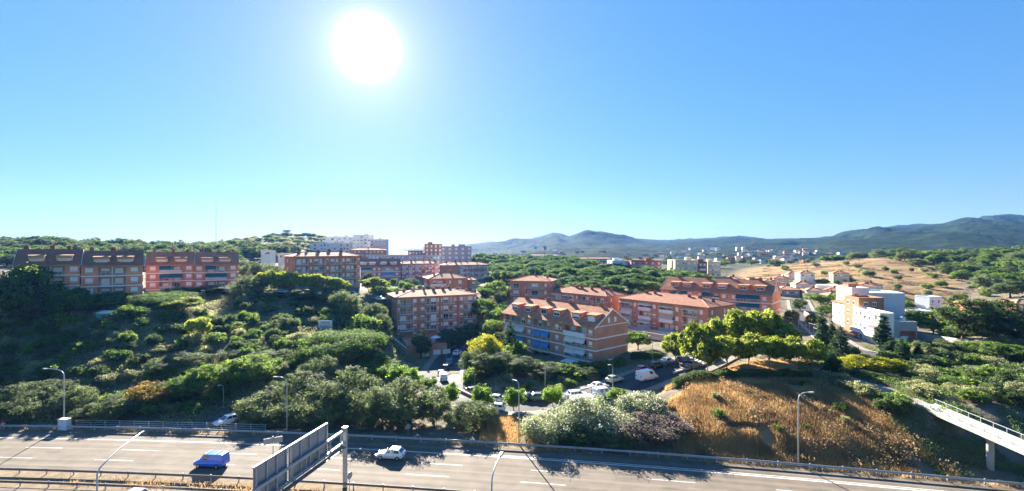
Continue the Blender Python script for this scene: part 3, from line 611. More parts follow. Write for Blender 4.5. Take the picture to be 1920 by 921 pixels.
        if verge:
            for x in (-0.3, L + 0.26):
                for y0, y1 in ((-ov, D / 2), (D + ov, D / 2)): vb = MB(); vb.hexa([(x, y0, z - oz - 0.1), (x + .06, y0, z - oz - 0.1), (x + .06, y1, z + rise - 0.1), (x, y1, z + rise - 0.1), (x, y0, z - oz + t + .02), (x + .06, y0, z - oz + t + .02), (x + .06, y1, z + rise + t + .02), (x, y1, z + rise + t + .02)]); vb.build('verge_board', K['band'], o)
        MB().box(-0.2, L + 0.2, -ov - 0.08, -ov - 0.004, z - oz - 0.02, z - oz + t).build('gutter', K['tile_lit'], o)
        for i in range(chim):
            x = L * (i + 0.5) / chim + s.rg.uniform(-1, 1); ob('chimney', chimney_mesh(1.0, 0.7, 0.8), o, (x, D / 2 + s.rg.uniform(-.4, .8), z + rise))
        s.aerials(o, z + rise)
        return o
    def dormer(s, x, w=2.6, h=1.5, y=1.5, sh=None, aw=None, cheek='brick'):
        z0 = s.Ht + s.k * y; mb = MB(); yb = y + (h + 0.35) / s.k * 0.82; zt = z0 + h
        zr = s.Ht + s.k * yb + 0.22
        mb.quad((-w / 2, 0, -0.25), (w / 2, 0, -0.25), (w / 2, 0, h), (-w / 2, 0, h))
        for sg in (-1, 1):
            p = [(sg * w / 2, 0, -0.25), (sg * w / 2, yb - y, zr - z0), (sg * w / 2, 0, h)]; mb.quad(*(p if sg > 0 else p[::-1]))
        a = 0.16
        mb.hexa([(-w / 2 - .2, -.3, h - 0.04), (w / 2 + .2, -.3, h - 0.04), (w / 2 + .2, yb - y, zr - z0), (-w / 2 - .2, yb - y, zr - z0), (-w / 2 - .2, -.3, h - 0.04 + a), (w / 2 + .2, -.3, h - 0.04 + a), (w / 2 + .2, yb - y, zr - z0 + a), (-w / 2 - .2, yb - y, zr - z0 + a)], m=1)
        o = mb.build('dormer', [K[cheek], K['tile']], s.root, loc=(x, y, z0))
        ww, hh = q1(w * 0.72), q1(h * 0.72)
        wi = ob('window', window_mesh(ww, hh, 'shutter', s.rg.choice((0, .4, .7)) if sh is None else sh), o, (0, -0.09, 0.12)); 
        ob('pane', pane_mesh(ww, hh), wi)
        if aw: ob('awning', awning_mesh(q1(w * 1.05), 0.9, 0.32, aw), o, (0, -0.31, h - 0.05))
        return o
    def flat(s, mat='concrete', par=0.5, boxes=1):
        L, D, z = s.L, s.D, s.Ht + 0.003; mb = MB(); t = 0.25
        mb.box(-.05, L + .05, -.05, t, z, z + par); mb.box(-.05, L + .05, D - t, D + .05, z, z + par); mb.box(-.05, t, t + .001, D - t - .001, z, z + par); mb.box(L - t, L + .05, t + .001, D - t - .001, z, z + par)
        o = mb.build('roof', K[mat], s.root)
        for i in range(boxes):
            w = s.rg.uniform(2.2, 4.0); x = s.rg.uniform(1, max(1.2, L - w - 1)); MB().box(x, x + w, D * 0.3, D * 0.3 + 3, z - 0.2, z + 1.7).box(x - .15, x + w + .15, D * 0.3 - .15, D * 0.3 + 3.15, z + 1.702, z + 1.85).build('roof_hut', K[mat], o)
        return o
    def pipe(s, x, face='F'):
        loc, rz = s.place(face, x, 0, -0.07); ob('drainpipe', cached(('pipe', round(s.Ht, 1)), lambda: MB().tube([(0, 0, -1), (0, 0, s.Ht)], 0.06, 5).mesh('drainpipe', K['rust_steel'])), s.root, loc, rz)
def gw(b, face, rows, cols, W, w=1.1, h=1.3, z0=0.9, fl=None, x0=1.5, sh=None):   # plain grid of windows
    fl = fl or b.fl
    for r in range(rows):
        for c in range(cols): b.win(face, x0 + (W - 2 * x0) * (c / max(1, cols - 1) if cols > 1 else 0.5), b.Ht - (r + 1) * fl + z0, w, h, sh)

# --- brick block with four balcony columns in the middle of the picture
b = Bld('apartment_block', 'five-storey red brick block with hipped roof and four balcony columns, behind the street trees', 744.5, 159, 25, px1=894, D=15, zb=-1.2, zt=14.3, fl=2.85)
T = lambda t: t * b.L
for r in range(5):
    z = b.Ht - (r + 1) * b.fl
    for x, w_, h_ in ((.015, .6, 1.2), (.205, 1.2, 1.2), (.30, 1.2, 1.2), (.492, .6, 1.2), (.538, .5, 1.2), (.708, 1.2, 1.2), (.79, 1.2, 1.2), (.972, .6, 1.2)): b.win('F', T(x) + 0.15, z + 0.95, w_, h_)
    if r < 4:
        for (a, c, d0_, d1_) in ((.03, .195, .035, .105), (.33, .485, .405, .475), (.56, .70, .565, .625), (.83, .965, .88, .945)):
            b.win('F', T((d0_ + d1_) / 2), z + 0.03, T(d1_ - d0_), 2.2, None); b.win('F', T(d1_ if d1_ < .2 or .5 < d1_ < .7 else d0_) + (0.9 if d1_ < .2 or .5 < d1_ < .7 else -0.9), z + 0.03, 1.0, 2.2, 0)
            b.balc('F', T(a), T(c), z, 1.2, 'bars', 'concrete')
    for y in (3, 8, 12): b.win('L', y, z + 1.0, 0.8, 1.1, 0)
b.wall(); b.hip(1.7, 0.75, 'tile_lit', 9)
for t in (.25, .745, .515): b.pipe(T(t))
ob('satellite_dish', cached('dish', lambda: MB().tube([(0, 0, 0), (0, 0, 1.6)], .04, 5).tube([(0, 0, 1.6), (0.05, -.1, 1.6), (.1, -.2, 1.6)], [.05, .35, .5], 8).mesh('dish', K['white'])), b.root, (6, 4, b.Ht + 1.2))
MID = b
# front terrace and garages of that block
t = Bld('terrace_annexe', 'low brick terrace with garage doors at the foot of the central brick block', 762, 140, 18, px1=838, D=14, zb=-2.2, zt=1.6, cat='annexe')
for x in (5.5, 9, 12): t.win('F', x, 0.55, 2.2, 2.0, 1.0)
t.wall(); t.flat('brick', 0.6, 0)
# parasol and sails on that terrace
pr = ob('parasol', None, None, (PX(817, 146), 146, 1.6), label='white parasol on the terrace of the central brick block', category='parasol')
MB().tube([(0, 0, 0), (0, 0, 2.3)], .05, 6).build('pole', K['steel'], pr)
cn = MB(); ring = [(1.7 * math.cos(a), 1.7 * math.sin(a), 1.9) for a in np.linspace(0, 2 * math.pi, 9)[:-1]]
for i in range(8): cn.quad(ring[i], ring[(i + 1) % 8], (0, 0, 2.5)); cn.quad((0, 0, 2.45), ring[(i + 1) % 8], ring[i])
cn.build('canopy', K['aw_white'], pr)

# --- gabled block with white bands nearest the street
b = Bld('apartment_block', 'brick block with gable end, six dormers and white floor bands beside the street', 943.5, 146, -50, D=13.3, zb=-0.4, zt=11.2, L=36.4, fl=2.93)
b.gabled(4.0, 0.5, 'tile', 4)
DT = [b.tx(p) for p in (958, 982, 1012, 1036, 1072, 1101)]
for i, x in enumerate(DT): b.dormer(x, 3.0, 1.6, 1.7, (0.5, 0.3, 0, 0.4, 0.6, 1.0)[i])
bays = [(b.tx(948), b.tx(984)), (b.tx(1000), b.tx(1031)), (b.tx(1059), b.tx(1099))]
for r in range(4):
    z = b.Ht - (r + 1) * b.fl
    for bi, (x0, x1) in enumerate(bays):
        b.loggia('F', x0, x1, z, 2.55, 1.5); m = (x0 + x1) / 2
        b.win('F', m - (x1 - x0) / 4, z + 0.05, 1.8, 2.1, None, y=1.42, hole=False); b.win('F', m + (x1 - x0) / 4, z + 0.05, 1.6, 2.1, None, y=1.42, hole=False)
        MB().box(m - 0.12, m + 0.12, 0.1, 1.45, z + 0.03, z + 2.5).build('divider', K['loggia'], b.root)
        b.balc('F', x0 + 0.05, x1 - 0.05, z, 0.7, ('bars', 'bars', 'solid')[(bi + r) % 3] if bi == 2 else 'bars', 'band')
    for p in (992, 1044, 1107): b.win('F', b.tx(p), z + 0.9, 1.1, 1.3, 0.8)
    b.band(z + 0.08, 0.28, 0.14)
for bi, r, mt in ((1, 1, 'aw_blue'), (1, 2, 'aw_blue'), (2, 1, 'aw_white'), (2, 2, 'aw_white'), (0, 2, 'aw_blue'), (0, 1, 'aw_white')):
    x0, x1 = bays[bi]; z = b.Ht - (r + 1) * b.fl; m = (x0 + x1) / 2
    b.awn('F', x0 + .2, m - .1, z + 2.5, mt, 0.75, 1.15); b.awn('F', m + .1, x1 - .2, z + 2.5, mt, 0.75, 0.95 if bi == 2 else 1.15)
for y in (5.4, 8.0): b.win('R', y, b.Ht + 0.75, 0.9, 1.3, 1.0, y=-0.02, hole=False)
b.band(b.Ht + 0.1, 0.18, 0.12, 'band', 'R')
b.wall(); FRONT = b
# garden canopy in front of it
cv = ob('garden_canopy', None, None, (PX(1066, 117), 115.5, 1.2), R(-50), label='pale canopy in the garden of the gabled brick block', category='canopy')
MB().hexa([(-2, -1.2, 2.0), (2, -1.2, 2.0), (2, 1.2, 2.4), (-2, 1.2, 2.4), (-2, -1.2, 2.06), (2, -1.2, 2.06), (2, 1.2, 2.46), (-2, 1.2, 2.46)]).build('cover', K['concrete_pale'], cv)
for x in (-1.8, 1.8):
    for y in (-1.0, 1.0): MB().tube([(x, y, -0.4), (x, y, 2.1)], .05, 5).build('post', K['steel'], cv)

# --- brown roofed balcony block right of it
b = Bld('apartment_block', 'brick block with brown hipped roof, cream awnings and white balcony panels', 1161, 165, -53, D=15, zb=4.0, zt=13.5, L=33.2, fl=2.9)
cols = [(b.tx(a), b.tx(c)) for a, c in ((1165, 1186), (1199, 1222), (1238, 1264), (1281, 1309))]
for r in range(3):
    z = b.Ht - (r + 1) * b.fl - 0.1
    for i, (x0, x1) in enumerate(cols):
        b.loggia('F', x0, x1, z, 2.5, 1.2); m = (x0 + x1) / 2
        b.win('F', m - 0.9, z + .05, 1.4, 2.1, None, y=1.12, hole=False); b.win('F', m + 1.1, z + .05, 1.6, 2.1, None, y=1.12, hole=False)
        b.balc('F', x0 + .05, x1 - .05, z, 0.9, ('bars', 'solid', 'solid', 'bars')[i] if r < 2 else 'glass', 'concrete_pale')
        if x1 + 1.2 < b.L: b.win('F', x1 + 0.95, z + 0.9, 1.0, 1.2, None)
    b.win('R', 2.2, z + 0.9, 0.8, 1.3, 1.0); b.win('R', 9.2, z + 0.9, 0.8, 1.3, 1.0)
for i, r, mt in ((0, 0, 'aw_cream'), (1, 0, 'aw_white'), (2, 0, 'aw_cream'), (3, 0, 'aw_cream'), (2, 1, 'shutter_tan'), (0, 2, 'aw_white'), (1, 2, 'aw_white'), (0, 1, 'aw_white')):
    x0, x1 = cols[i]; b.awn('F', x0, x1, b.Ht - r * b.fl - 0.45, mt, 1.35 if r != 1 else .95, 0.55 if r != 1 else 1.2)
b.wall(); b.hip(2.3, 0.8, 'tile_brown', 8)
# terrace wall along its foot
tw = Bld('terrace_wall', 'long concrete and brick garage terrace under the brown-roofed balcony block', 1163, 152, -53, D=5, zb=1.5, zt=4.6, L=34, cat='terrace', mat='concrete_pale')
for k in range(6): tw.win('F', 4 + k * 5, 0.7, 2.4, 1.7, 0.5, 'shutter_tan')
tw.wall(); tw.flat('concrete', 0.9, 0)

# --- lower brown roofed block behind the gabled one
b = Bld('apartment_block', 'long low brown-roofed brick block directly behind the gabled brick block', 1032, 186, -47, D=11, zb=4.5, zt=13.9, px1=1137, fl=2.9)
for r in range(3):
    z = b.Ht - (r + 1) * b.fl
    for i in range(4):
        x0 = 0.8 + i * b.L / 4; x1 = x0 + b.L / 4 - 1.9; b.loggia('F', x0, x1, z, 2.45, 1.2); m = (x0 + x1) / 2
        b.win('F', m - .8, z + .05, 1.4, 2.1, None, y=1.12, hole=False); b.win('F', m + .9, z + .05, 1.2, 2.1, None, y=1.12, hole=False); b.balc('F', x0, x1, z, .7, 'bars', 'concrete')
        b.win('F', x1 + 1.0, z + .9, .8, 1.2, None)
        if r == 0 and i in (0, 1): b.awn('F', x0, x1, z + 2.4, 'aw_white', .8, .4)
    b.win('R', 3, z + .9, .8, 1.3, 1); b.win('R', 8, z + .9, .8, 1.3, 1)
b.wall(); b.hip(2.0, 0.7, 'tile_brown', 7)
# --- square block with corner balconies
b = Bld('apartment_block', 'square brick block with hipped roof between the pine wood and the gabled block', 957, 193, -16, D=13, zb=7, zt=17.6, px1=1031, fl=2.9)
for r in range(3):
    z = b.Ht - (r + 1) * b.fl - .1
    for x0, x1 in ((0.3, 4.0), (6.4, 13.6)):
        m = (x0 + x1) / 2; b.loggia('F', x0 + .2, x1 - .2, z, 2.4, 1.0); b.win('F', m, z + .05, min(2.6, x1 - x0 - 1.2), 2.1, None, y=.92, hole=False); b.balc('F', x0, x1, z, 1.0, 'bars', 'concrete')
    b.win('F', 14.6, z + .9, .8, 1.2, 1); b.win('R', 3, z + .9, .8, 1.2, 1); b.win('R', 7.5, z + .9, .8, 1.2, 1)
b.wall(); b.hip(1.9, .8, 'tile', 3)
# --- block with the pale hipped roof behind the central one
b = Bld('apartment_block', 'brick block with pale hipped roof just behind the central brick block', 806, 192, 22, D=12, zb=8, zt=18.4, px1=877, fl=2.9)
for r in range(3):
    z = b.Ht - (r + 1) * b.fl - .1
    b.loggia('F', .4, 6.2, z, 2.4, 1.1); b.win('F', 2.2, z + .05, 1.4, 2.1, .2, y=1.02, hole=False); b.win('F', 4.4, z + .05, 1.8, 2.1, .5, y=1.02, hole=False); b.balc('F', 0, 6.6, z, 1.0, 'glass', 'concrete')
    b.win('F', 8.4, z + 1, .8, 1.1, 1); b.win('F', 12.6, z + .8, 1.4, 1.4, 1); b.loggia('L', 6.4, 11.4, z, 2.4, 1.0); b.balc('L', 6.2, 11.6, z, 1.0, 'bars', 'concrete'); b.win('L', 9, z + .05, 2, 2.1, .3, y=.92, hole=False)
b.wall(); b.hip(2.0, .8, 'tile_lit', 4)
b = Bld('apartment_block', 'narrow lower brick wing right of the pale hipped roof', 879, 203, 22, D=9, zb=8, zt=17.2, px1=893, fl=2.9)
for r in range(3): b.win('F', 2.2, b.Ht - (r + 1) * b.fl + .8, 1.6, 1.4, .7)
b.band(b.Ht - b.fl, .16); b.band(b.Ht - 2 * b.fl, .16); b.wall(); b.hip(.8, .3, 'tile', 1)
# --- left blocks with dormers under awnings
def left_block(label, px0, d0, th, px1, zb, zt, rise, dorm, cols, aw, D=13, fl=2.9, mat='brick_tan', rows=3, teal=False):
    b = Bld('apartment_block', label, px0, d0, th, px1=px1, D=D, zb=zb, zt=zt, fl=fl, mat=mat); b.gabled(rise, .5, 'tile_brown' if not teal else 'tile', 3)
    for i, p in enumerate(dorm): b.dormer(b.tx(p), b.tx(p + 15) - b.tx(p - 15) if not teal else b.tx(p + 11) - b.tx(p - 11), 1.5, 1.4, (1.0, 1.0, .9, 1.0)[i % 4], aw, 'white')
    for r in range(rows):
        z = b.Ht - (r + 1) * fl
        for ci, (a, c) in enumerate(cols):
            x0, x1 = b.tx(a), b.tx(c); b.loggia('F', x0, x1, z, 2.5, 1.4); m = (x0 + x1) / 2
            b.win('F', m - (x1 - x0) / 4, z + .05, 1.8, 2.1, None, y=1.32, hole=False); b.win('F', m + (x1 - x0) / 4, z + .05, 1.8, 2.1, None, y=1.32, hole=False); b.balc('F', x0 + .05, x1 - .05, z, .7, b.rg.choice(('bars', 'glass')), 'band')
            MB().box(m - .1, m + .1, .1, 1.35, z + .03, z + 2.48).build('divider', K['white'], b.root)
            if teal and (r + ci) % 3 != 2: b.awn('F', x0, m if r == 0 and ci == 0 else x1, z + 2.5, 'aw_teal', .7, 1.1)
            b.win('F', x0 - 1.9, z + .9, 1.5, 1.4, .9); b.win('F', x1 + 1.9, z + .9, 1.5, 1.4, .9)
        b.band(z + .08, .28, .14)
    b.wall(); return b
left_block('tan brick block with dormers under orange awnings, at the left edge of the photo', 26, 123.7, 38, 150, 16.0, 26.5, 4.0, (67, 120), [(66, 121)], 'aw_orange')
left_block('tan brick block with dormers under orange awnings, second from the left edge', 152, 131.5, 38, 268, 16.0, 26.0, 4.0, (190, 235), [(184, 236)], 'aw_orange')
left_block('red brick block with teal awnings and dormers, left half of the red hilltop pair', 273, 166, 32, 363, 15.0, 25.0, 4.4, (303, 339), [(299, 342)], 'aw_orange', mat='brick', teal=True)
left_block('red brick block with teal awnings, at the right end of the left hilltop row', 364, 173.5, 32, 447, 15.0, 24.8, 4.4, (389, 422), [(385, 426)], 'aw_orange', mat='brick', teal=True)
# --- hill row in the middle distance
b = Bld('apartment_block', 'four-storey brick block with pale roof and stacked balconies above the hillside trees', 553, 176, 46, px1=675, D=10, zb=15.5, zt=27.7, fl=2.95)
for r in range(4):
    z = b.Ht - (r + 1) * b.fl - .1
    for i in range(4):
        x0 = .6 + i * b.L / 4; x1 = x0 + b.L / 4 - 2.6; m = (x0 + x1) / 2; b.loggia('F', x0, x1, z, 2.4, .9); b.win('F', m - .8, z + .05, 1.6, 2.1, None, y=.82, hole=False); b.win('F', m + 1.1, z + .05, 1.0, 2.1, None, y=.82, hole=False); b.balc('F', x0 - .2, x1 + .2, z, 1.0, 'bars', 'concrete_pale')
        b.win('F', x1 + 1.4, z + .9, .8, 1.1, None)
    b.win('L', 3, z + .9, .8, 1.2, 1); b.win('L', 7, z + .9, .8, 1.2, 0)
b.wall(); b.hip(1.6, .7, 'tile_lit', 6)
b = Bld('apartment_block', 'brick block with white floor bands and dark steep roof in the hill row', 676, 262, 18, px1=751, D=12, zb=10, zt=20.6, fl=2.9)
b.gabled(4.0, .3, 'tile_brown', 3)
for p in (682, 698, 719, 738): b.dormer(b.tx(p), 3.4, 1.4, 1.3, 1, 'aw_white', 'white')
for r in range(4):
    z = b.Ht - (r + 1) * b.fl
    for ci, (a, c) in enumerate(((677, 697), (716, 739))):
        x0, x1 = b.tx(a), b.tx(c); b.loggia('F', x0, x1, z, 2.4, 1.2); b.win('F', (x0 + x1) / 2, z + .05, 2.4, 2.1, None, y=1.12, hole=False); b.balc('F', x0, x1, z, .6, 'glass', 'band')
        if (r, ci) in ((0, 0), (1, 1)): b.awn('F', x0, x1, z + 2.4, 'aw_blue' if ci else 'aw_teal', .65, 1.1)
    for p in (702, 711, 744): b.win('F', b.tx(p), z + .9, 1.2, 1.2, 1)
    b.band(z + .08, .3, .14)
b.wall()
def far_balc(label, px0, d, th, px1, zb, zt, n, mat='brick', roof='tile_lit', rows=3, aw='aw_white', x_off=.5, D=11):
    b = Bld('apartment_block', label, px0, d, th, px1=px1, D=D, zb=zb, zt=zt, mat=mat, fl=2.9); st = (b.L - x_off) / n
    for r in range(rows):
        z = b.Ht - (r + 1) * b.fl
        for i in range(n):
            x0 = x_off + i * st; x1 = x0 + st * .58; b.loggia('F', x0, x1, z, 2.4, 1.0); b.win('F', (x0 + x1) / 2, z + .05, 1.8, 2.1, None, y=.92, hole=False); b.balc('F', x0, x1, z, .8, 'solid' if b.rg.random() < .5 else 'bars', 'concrete_pale'); b.win('F', x1 + st * .2, z + .9, 1.0, 1.1, 1)
            if b.rg.random() < .55: b.awn('F', x0, x1, z + 2.4, aw, .9, .5 + .5 * b.rg.random())
    b.wall(); b.hip(1.5, .7, roof, 6); return b
far_balc('brick block with pale roof and chimneys, right end of the long hill row', 752, 276, 24, 826, 10.5, 21.6, 6)
far_balc('brick block with awnings standing in front of the grey tower', 836, 262, 26, 917, 12, 21.3, 5, x_off=8)
# --- far towers and white terraces
def plain(label, px0, d, th, px1, zb, zt, mat, rows, cols, D=12, w_=1.2, h_=1.3, boxes=1, cat='apartment block', side=0, roof=None, par=.5, sh=None, fl=2.9, group=None):
    b = Bld('apartment_block' if cat == 'apartment block' else 'house', label, px0, d, th, px1=px1, D=D, zb=zb, zt=zt, mat=mat, cat=cat, fl=fl, group=group); gw(b, 'F', rows, cols, b.L, w_, h_, sh=sh)
    if side: gw(b, 'L', rows, side, D, w_, h_, sh=sh); gw(b, 'R', rows, side, D, w_, h_, sh=sh)
    b.wall()
    if roof: b.hip(1.4, .5, roof, 1)
    else: b.flat(mat, par, boxes)
    return b
plain('tall grey apartment tower with white windows on the skyline', 827, 318, 8, 884, 16, 31.6, 'grey_render', 5, 5, 13, 1.5, 1.4, 3, sh=1.0)
b = plain('orange brick apartment block standing left of the grey tower', 797, 345, 14, 829, 17, 33.4, 'orange_render', 5, 4, 12, 1.3, 1.6, 1, side=2, sh=1.0)
for r in range(5): b.balc('L', 4, 11, b.Ht - (r + 1) * b.fl, 1.3, 'solid', 'concrete_pale')
plain('long low grey-white row house block below the orange block', 690, 335, 6, 826, 16, 25.4, 'grey_render', 3, 20, 10, 1.3, 1.3, 0)
plain('white terraced block, lower tier on the far hillside', 581, 392, 4, 655, 24, 34.6, 'white', 3, 12, 10, 1.6, 1.4, 0)
for i, (a, c, zt_) in enumerate(((604, 632, 40.0), (633, 660, 40.8), (661, 695, 42.2))): plain(('white terraced block, left of the upper tier on the far hillside', 'white terraced block, middle of the upper tier on the far hillside', 'white terraced block, tallest of the upper tier on the far hillside')[i], a, 425, 4, c, 26, zt_, 'white', 4, 5, 12, 1.9, 1.5, 1)
b = plain('white stepped block with balconies, right end of the far upper tier', 694, 412, 4, 724, 22, 38.0, 'white', 5, 4, 11, 1.6, 1.4, 1)
for r in range(5): b.balc('F', .3, b.L - .3, b.Ht - (r + 1) * b.fl, 1.2, 'solid', 'concrete_pale')
plain('low orange-roofed row below the white terraces', 655, 370, 5, 720, 20, 29.3, 'orange_render', 2, 9, 10, roof='tile_lit', cat='house')
plain('flat-roofed brown pavilion left of the orange block', 765, 352, 4, 797, 20, 28.5, 'brick_dark', 2, 5, 10, boxes=0, cat='house')
plain('small white shed-like house on the hill left of the row', 521, 232, 5, 541, 22, 28.2, 'white', 1, 2, 6, boxes=0, cat='house', par=.2)
plain('low white house among trees left of the hill row', 489, 262, 4, 508, 24, 29.5, 'white', 1, 3, 6, boxes=0, cat='house', par=.2)
# --- blocks beyond the pine wood
b = plain('pale blue-grey apartment block beyond the pine wood', 1148, 292, 4, 1183, 7, 22.8, 'blue_render', 5, 4, 12, 1.4, 1.4, 1)
for r in range(4): b.balc('F', 2, 8, b.Ht - (r + 1) * b.fl, .9, 'solid', 'band')
b = plain('red brick apartment block with red awnings beyond the pine wood', 1184, 286, 6, 1240, 6, 23.0, 'brick_red', 5, 5, 12, 1.2, 1.4, 1, side=2)
for r in range(5):
    z = b.Ht - (r + 1) * b.fl; b.band(z, .3, .08); b.balc('F', .5, 9.5, z, 1.0, 'bars', 'band')
    if r in (1, 2): b.awn('F', 1, 4.6, z + 2.5, 'aw_pink', 1, .9); b.awn('F', 5.2, 9, z + 2.5, 'aw_pink', 1, .9)
b = plain('cream tower with a bright sunlit side, tallest beyond the pine wood', 1266, 272, -3, 1308, 5, 23.6, 'cream_render', 6, 4, 16, 1.0, 1.1, 1, side=3)
MB().box(-.4, -.02, 5, 9, -2, b.Ht + .3).build('stair_strip', K['orange_render'], b.root)
plain('dark brown brick block between the cream tower and the beige block', 1309, 276, -2, 1326, 5, 22.6, 'brick_dark', 5, 3, 12, 1.3, 1.3, 1)
plain('beige apartment block right of the dark brown one', 1327, 282, -2, 1351, 5, 22.4, 'cream_render', 5, 4, 12, 1.1, 1.1, 1)
b = Bld('house', 'small pale gabled house in front of the cream tower', 1281, 236, -5, px1=1305, D=8, zb=10, zt=15.5, mat='blue_render', cat='house'); b.gabled(2.0, .3, 'tile_lit', 0); gw(b, 'F', 2, 2, b.L); b.wall()
plain('long orange-roofed terrace on the rise beyond the pines', 1056, 452, 2, 1150, 13, 20.5, 'orange_render', 2, 16, 10, roof='tile_lit', cat='house', w_=1.6)
plain('cream terrace with orange roof left of the long orange terrace', 988, 500, 2, 1052, 15, 22.8, 'cream_render', 2, 10, 10, roof='tile_lit', cat='house', w_=1.6)
plain('low ochre house with tiled roof right of the beige block', 1357, 258, -8, 1404, 6, 14.0, 'cream_render', 2, 5, 12, roof='tile_lit', cat='house')
plain('low house with pale flat roof behind the right dormer block', 1405, 250, -10, 1428, 6, 14.5, 'orange_render', 2, 3, 10, boxes=0, cat='house')
plain('wide low house with pink roof behind the right dormer block', 1428, 245, -10, 1470, 5, 13.0, 'brick_tan', 2, 5, 11, roof='tile_lit', cat='house')
plain('house with stone walls beyond the upper road', 1462, 232, -14, 1500, 3, 10.6, 'stone', 2, 4, 11, roof='tile_lit', cat='house')
# --- right dormer block
b = Bld('apartment_block', 'brick block with teal awnings and red dormered roof behind the park trees', 1239, 184, -40, px1=1448, D=13, zb=5, zt=15.2, fl=2.9, mat='brick_tan')
b.gabled(4.2, .5, 'tile', 4)
for i, p in enumerate((1263, 1285, 1322, 1351, 1391, 1423)): b.dormer(b.tx(p), 3.4, 1.6, 1.6, (0, .2, .1, .4, .1, .1)[i])
for r in range(3):
    z = b.Ht - (r + 1) * b.fl
    for ci, (a, c) in enumerate(((1254, 1288), (1316, 1350), (1380, 1424))):
        x0, x1 = b.tx(a), b.tx(c); m = (x0 + x1) / 2; b.loggia('F', x0, x1, z, 2.5, 1.4); b.win('F', m - 1.6, z + .05, 1.8, 2.1, None, y=1.32, hole=False); b.win('F', m + 1.6, z + .05, 1.8, 2.1, None, y=1.32, hole=False); b.balc('F', x0, x1, z, .7, 'bars' if ci != 1 else 'glass', 'band')
        if (r, ci) in ((0, 0), (0, 2), (1, 2), (0, 1)): b.awn('F', x0, x1 if (r, ci) != (0, 1) else m, z + 2.5, 'aw_teal', .8, 1.05)
    for p in (1293, 1312, 1357, 1375, 1433): b.win('F', b.tx(p), z + .9, 1.3, 1.3, 1)
    b.band(z + .08, .3, .14)
b.wall()
for y in (5, 7.6): b.win('R', y, b.Ht + .8, .8, 1.1, 1, y=-.02, hole=False)
# --- white and orange houses on the right
def house(label, px0, d0, th, L, D, zb, zt, mat, roof=None, wins=(), par=.5, group=None, boxes=0, fl=2.9):
    b = Bld('house', label, px0, d0, th, L=L, D=D, zb=zb, zt=zt, mat=mat, cat='house', fl=fl, group=group)
    for wv in wins: b.win(*wv)
    b.wall()
    if roof: b.hip(1.1, .4, roof, 1)
    else: b.flat(mat, par, boxes)
    return b
b = house('white three-storey house with sunlit red-trimmed front beside a tall cypress', 1600, 142, -100, 13.5, 3.4, 3.5, 12.9, 'white', None, [('F', 1.6 + 2.5 * i, 7.6 - 3.3 * k, 1.2, 1.6, (.3, 0, .6, 1, 0)[i]) for i in range(5) for k in range(3)] + [('R', 1.7, 7 - 3.3 * k, 1.2, 1.4, .6) for k in range(2)])
b.band(6.6, .9, .12, 'band', 'F'); b.balc('F', .4, 13, 3.2, 1.1, 'solid', 'band'); b.awn('F', .6, 3.4, 3.0, 'aw_pink', 1.2, .5); b.awn('F', 9.4, 12.6, 6.2, 'aw_pink', 1.2, .5)
b = house('tall narrow orange-brown house left of the white three-storey house', 1583, 150, -96, 7.4, 7, 4, 15.6, 'orange_render', None, [('R', 2 + 2.4 * i, 9.6 - 3 * k, 1.1, 1.2, .2) for i in range(2) for k in range(3)] + [('F', 2 + 3 * i, 9.6 - 3 * k, 1, 1.4, .3) for i in range(2) for k in range(3)])
b = house('low white house with red tiled roof at the left end of the right-hand row', 1561, 160, -96, 9.5, 8, 4.5, 13.0, 'white', 'tile', [('F', 1.6 + 2.6 * i, 4.9 - 3 * k, .9, 1.4, .4) for i in range(3) for k in range(2)] + [('R', 2.4 + 3 * i, 4.9 - 3 * k, .9, 1.4, .4) for i in range(2) for k in range(2)])
b = house('blank pale grey-blue party wall block behind the white three-storey house', 1626, 158, -6, 11.6, 12, 4, 15.6, 'blue_render', None, [('L', 4, 9, 1.2, 1.4, .3), ('L', 8, 9, 1.2, 1.4, .6)])
b = house('white attic storey house with an orange roof terrace above the party wall', 1597, 158.5, -6, 5.4, 9, 4, 16.8, 'white', None, [('F', 1.5, 10.6, 1.1, 1.3, 0), ('F', 3.8, 10.6, 1.1, 1.3, .4), ('F', 1.5, 7.4, 1.1, 1.3, 0)], par=.9)
MB().box(.6, 3.2, 3, 6, b.Ht, b.Ht + 2).box(.4, 3.4, 2.8, 6.2, b.Ht + 2.01, b.Ht + 2.15).build('terrace_room', K['orange_render'], b.root)
b = house('low grey annexe with clutter on its roof right of the white house', 1654, 141, -8, 9.4, 8, 3.5, 8.8, 'concrete_pale', None, [('F', 2.5, 2.2, 1.4, 1.2, .4)])
MB().box(4.8, 9.0, -.06, -.004, -.2, 3.0).build('brick_panel', K['brick_red'], b.root)
for i in range(3): MB().tube([(1.5 + 3.2 * i, 4, b.Ht), (1.5 + 3.2 * i, 4, b.Ht + 1.1), (1.5 + 3.2 * i, 4, b.Ht + 1.4)], [.8, .8, .4], 8).build('water_tank', K['white'], b.root)
b = house('small pale blue cubic house standing alone before the dry field', 1743, 192, 10, 6.2, 6, 5, 10.9, 'blue_render', None, [('F', 1.6 + 3 * i, 3.6 - 2.8 * k, .9, 1.1, 0) for i in range(2) for k in range(2)], par=.35)
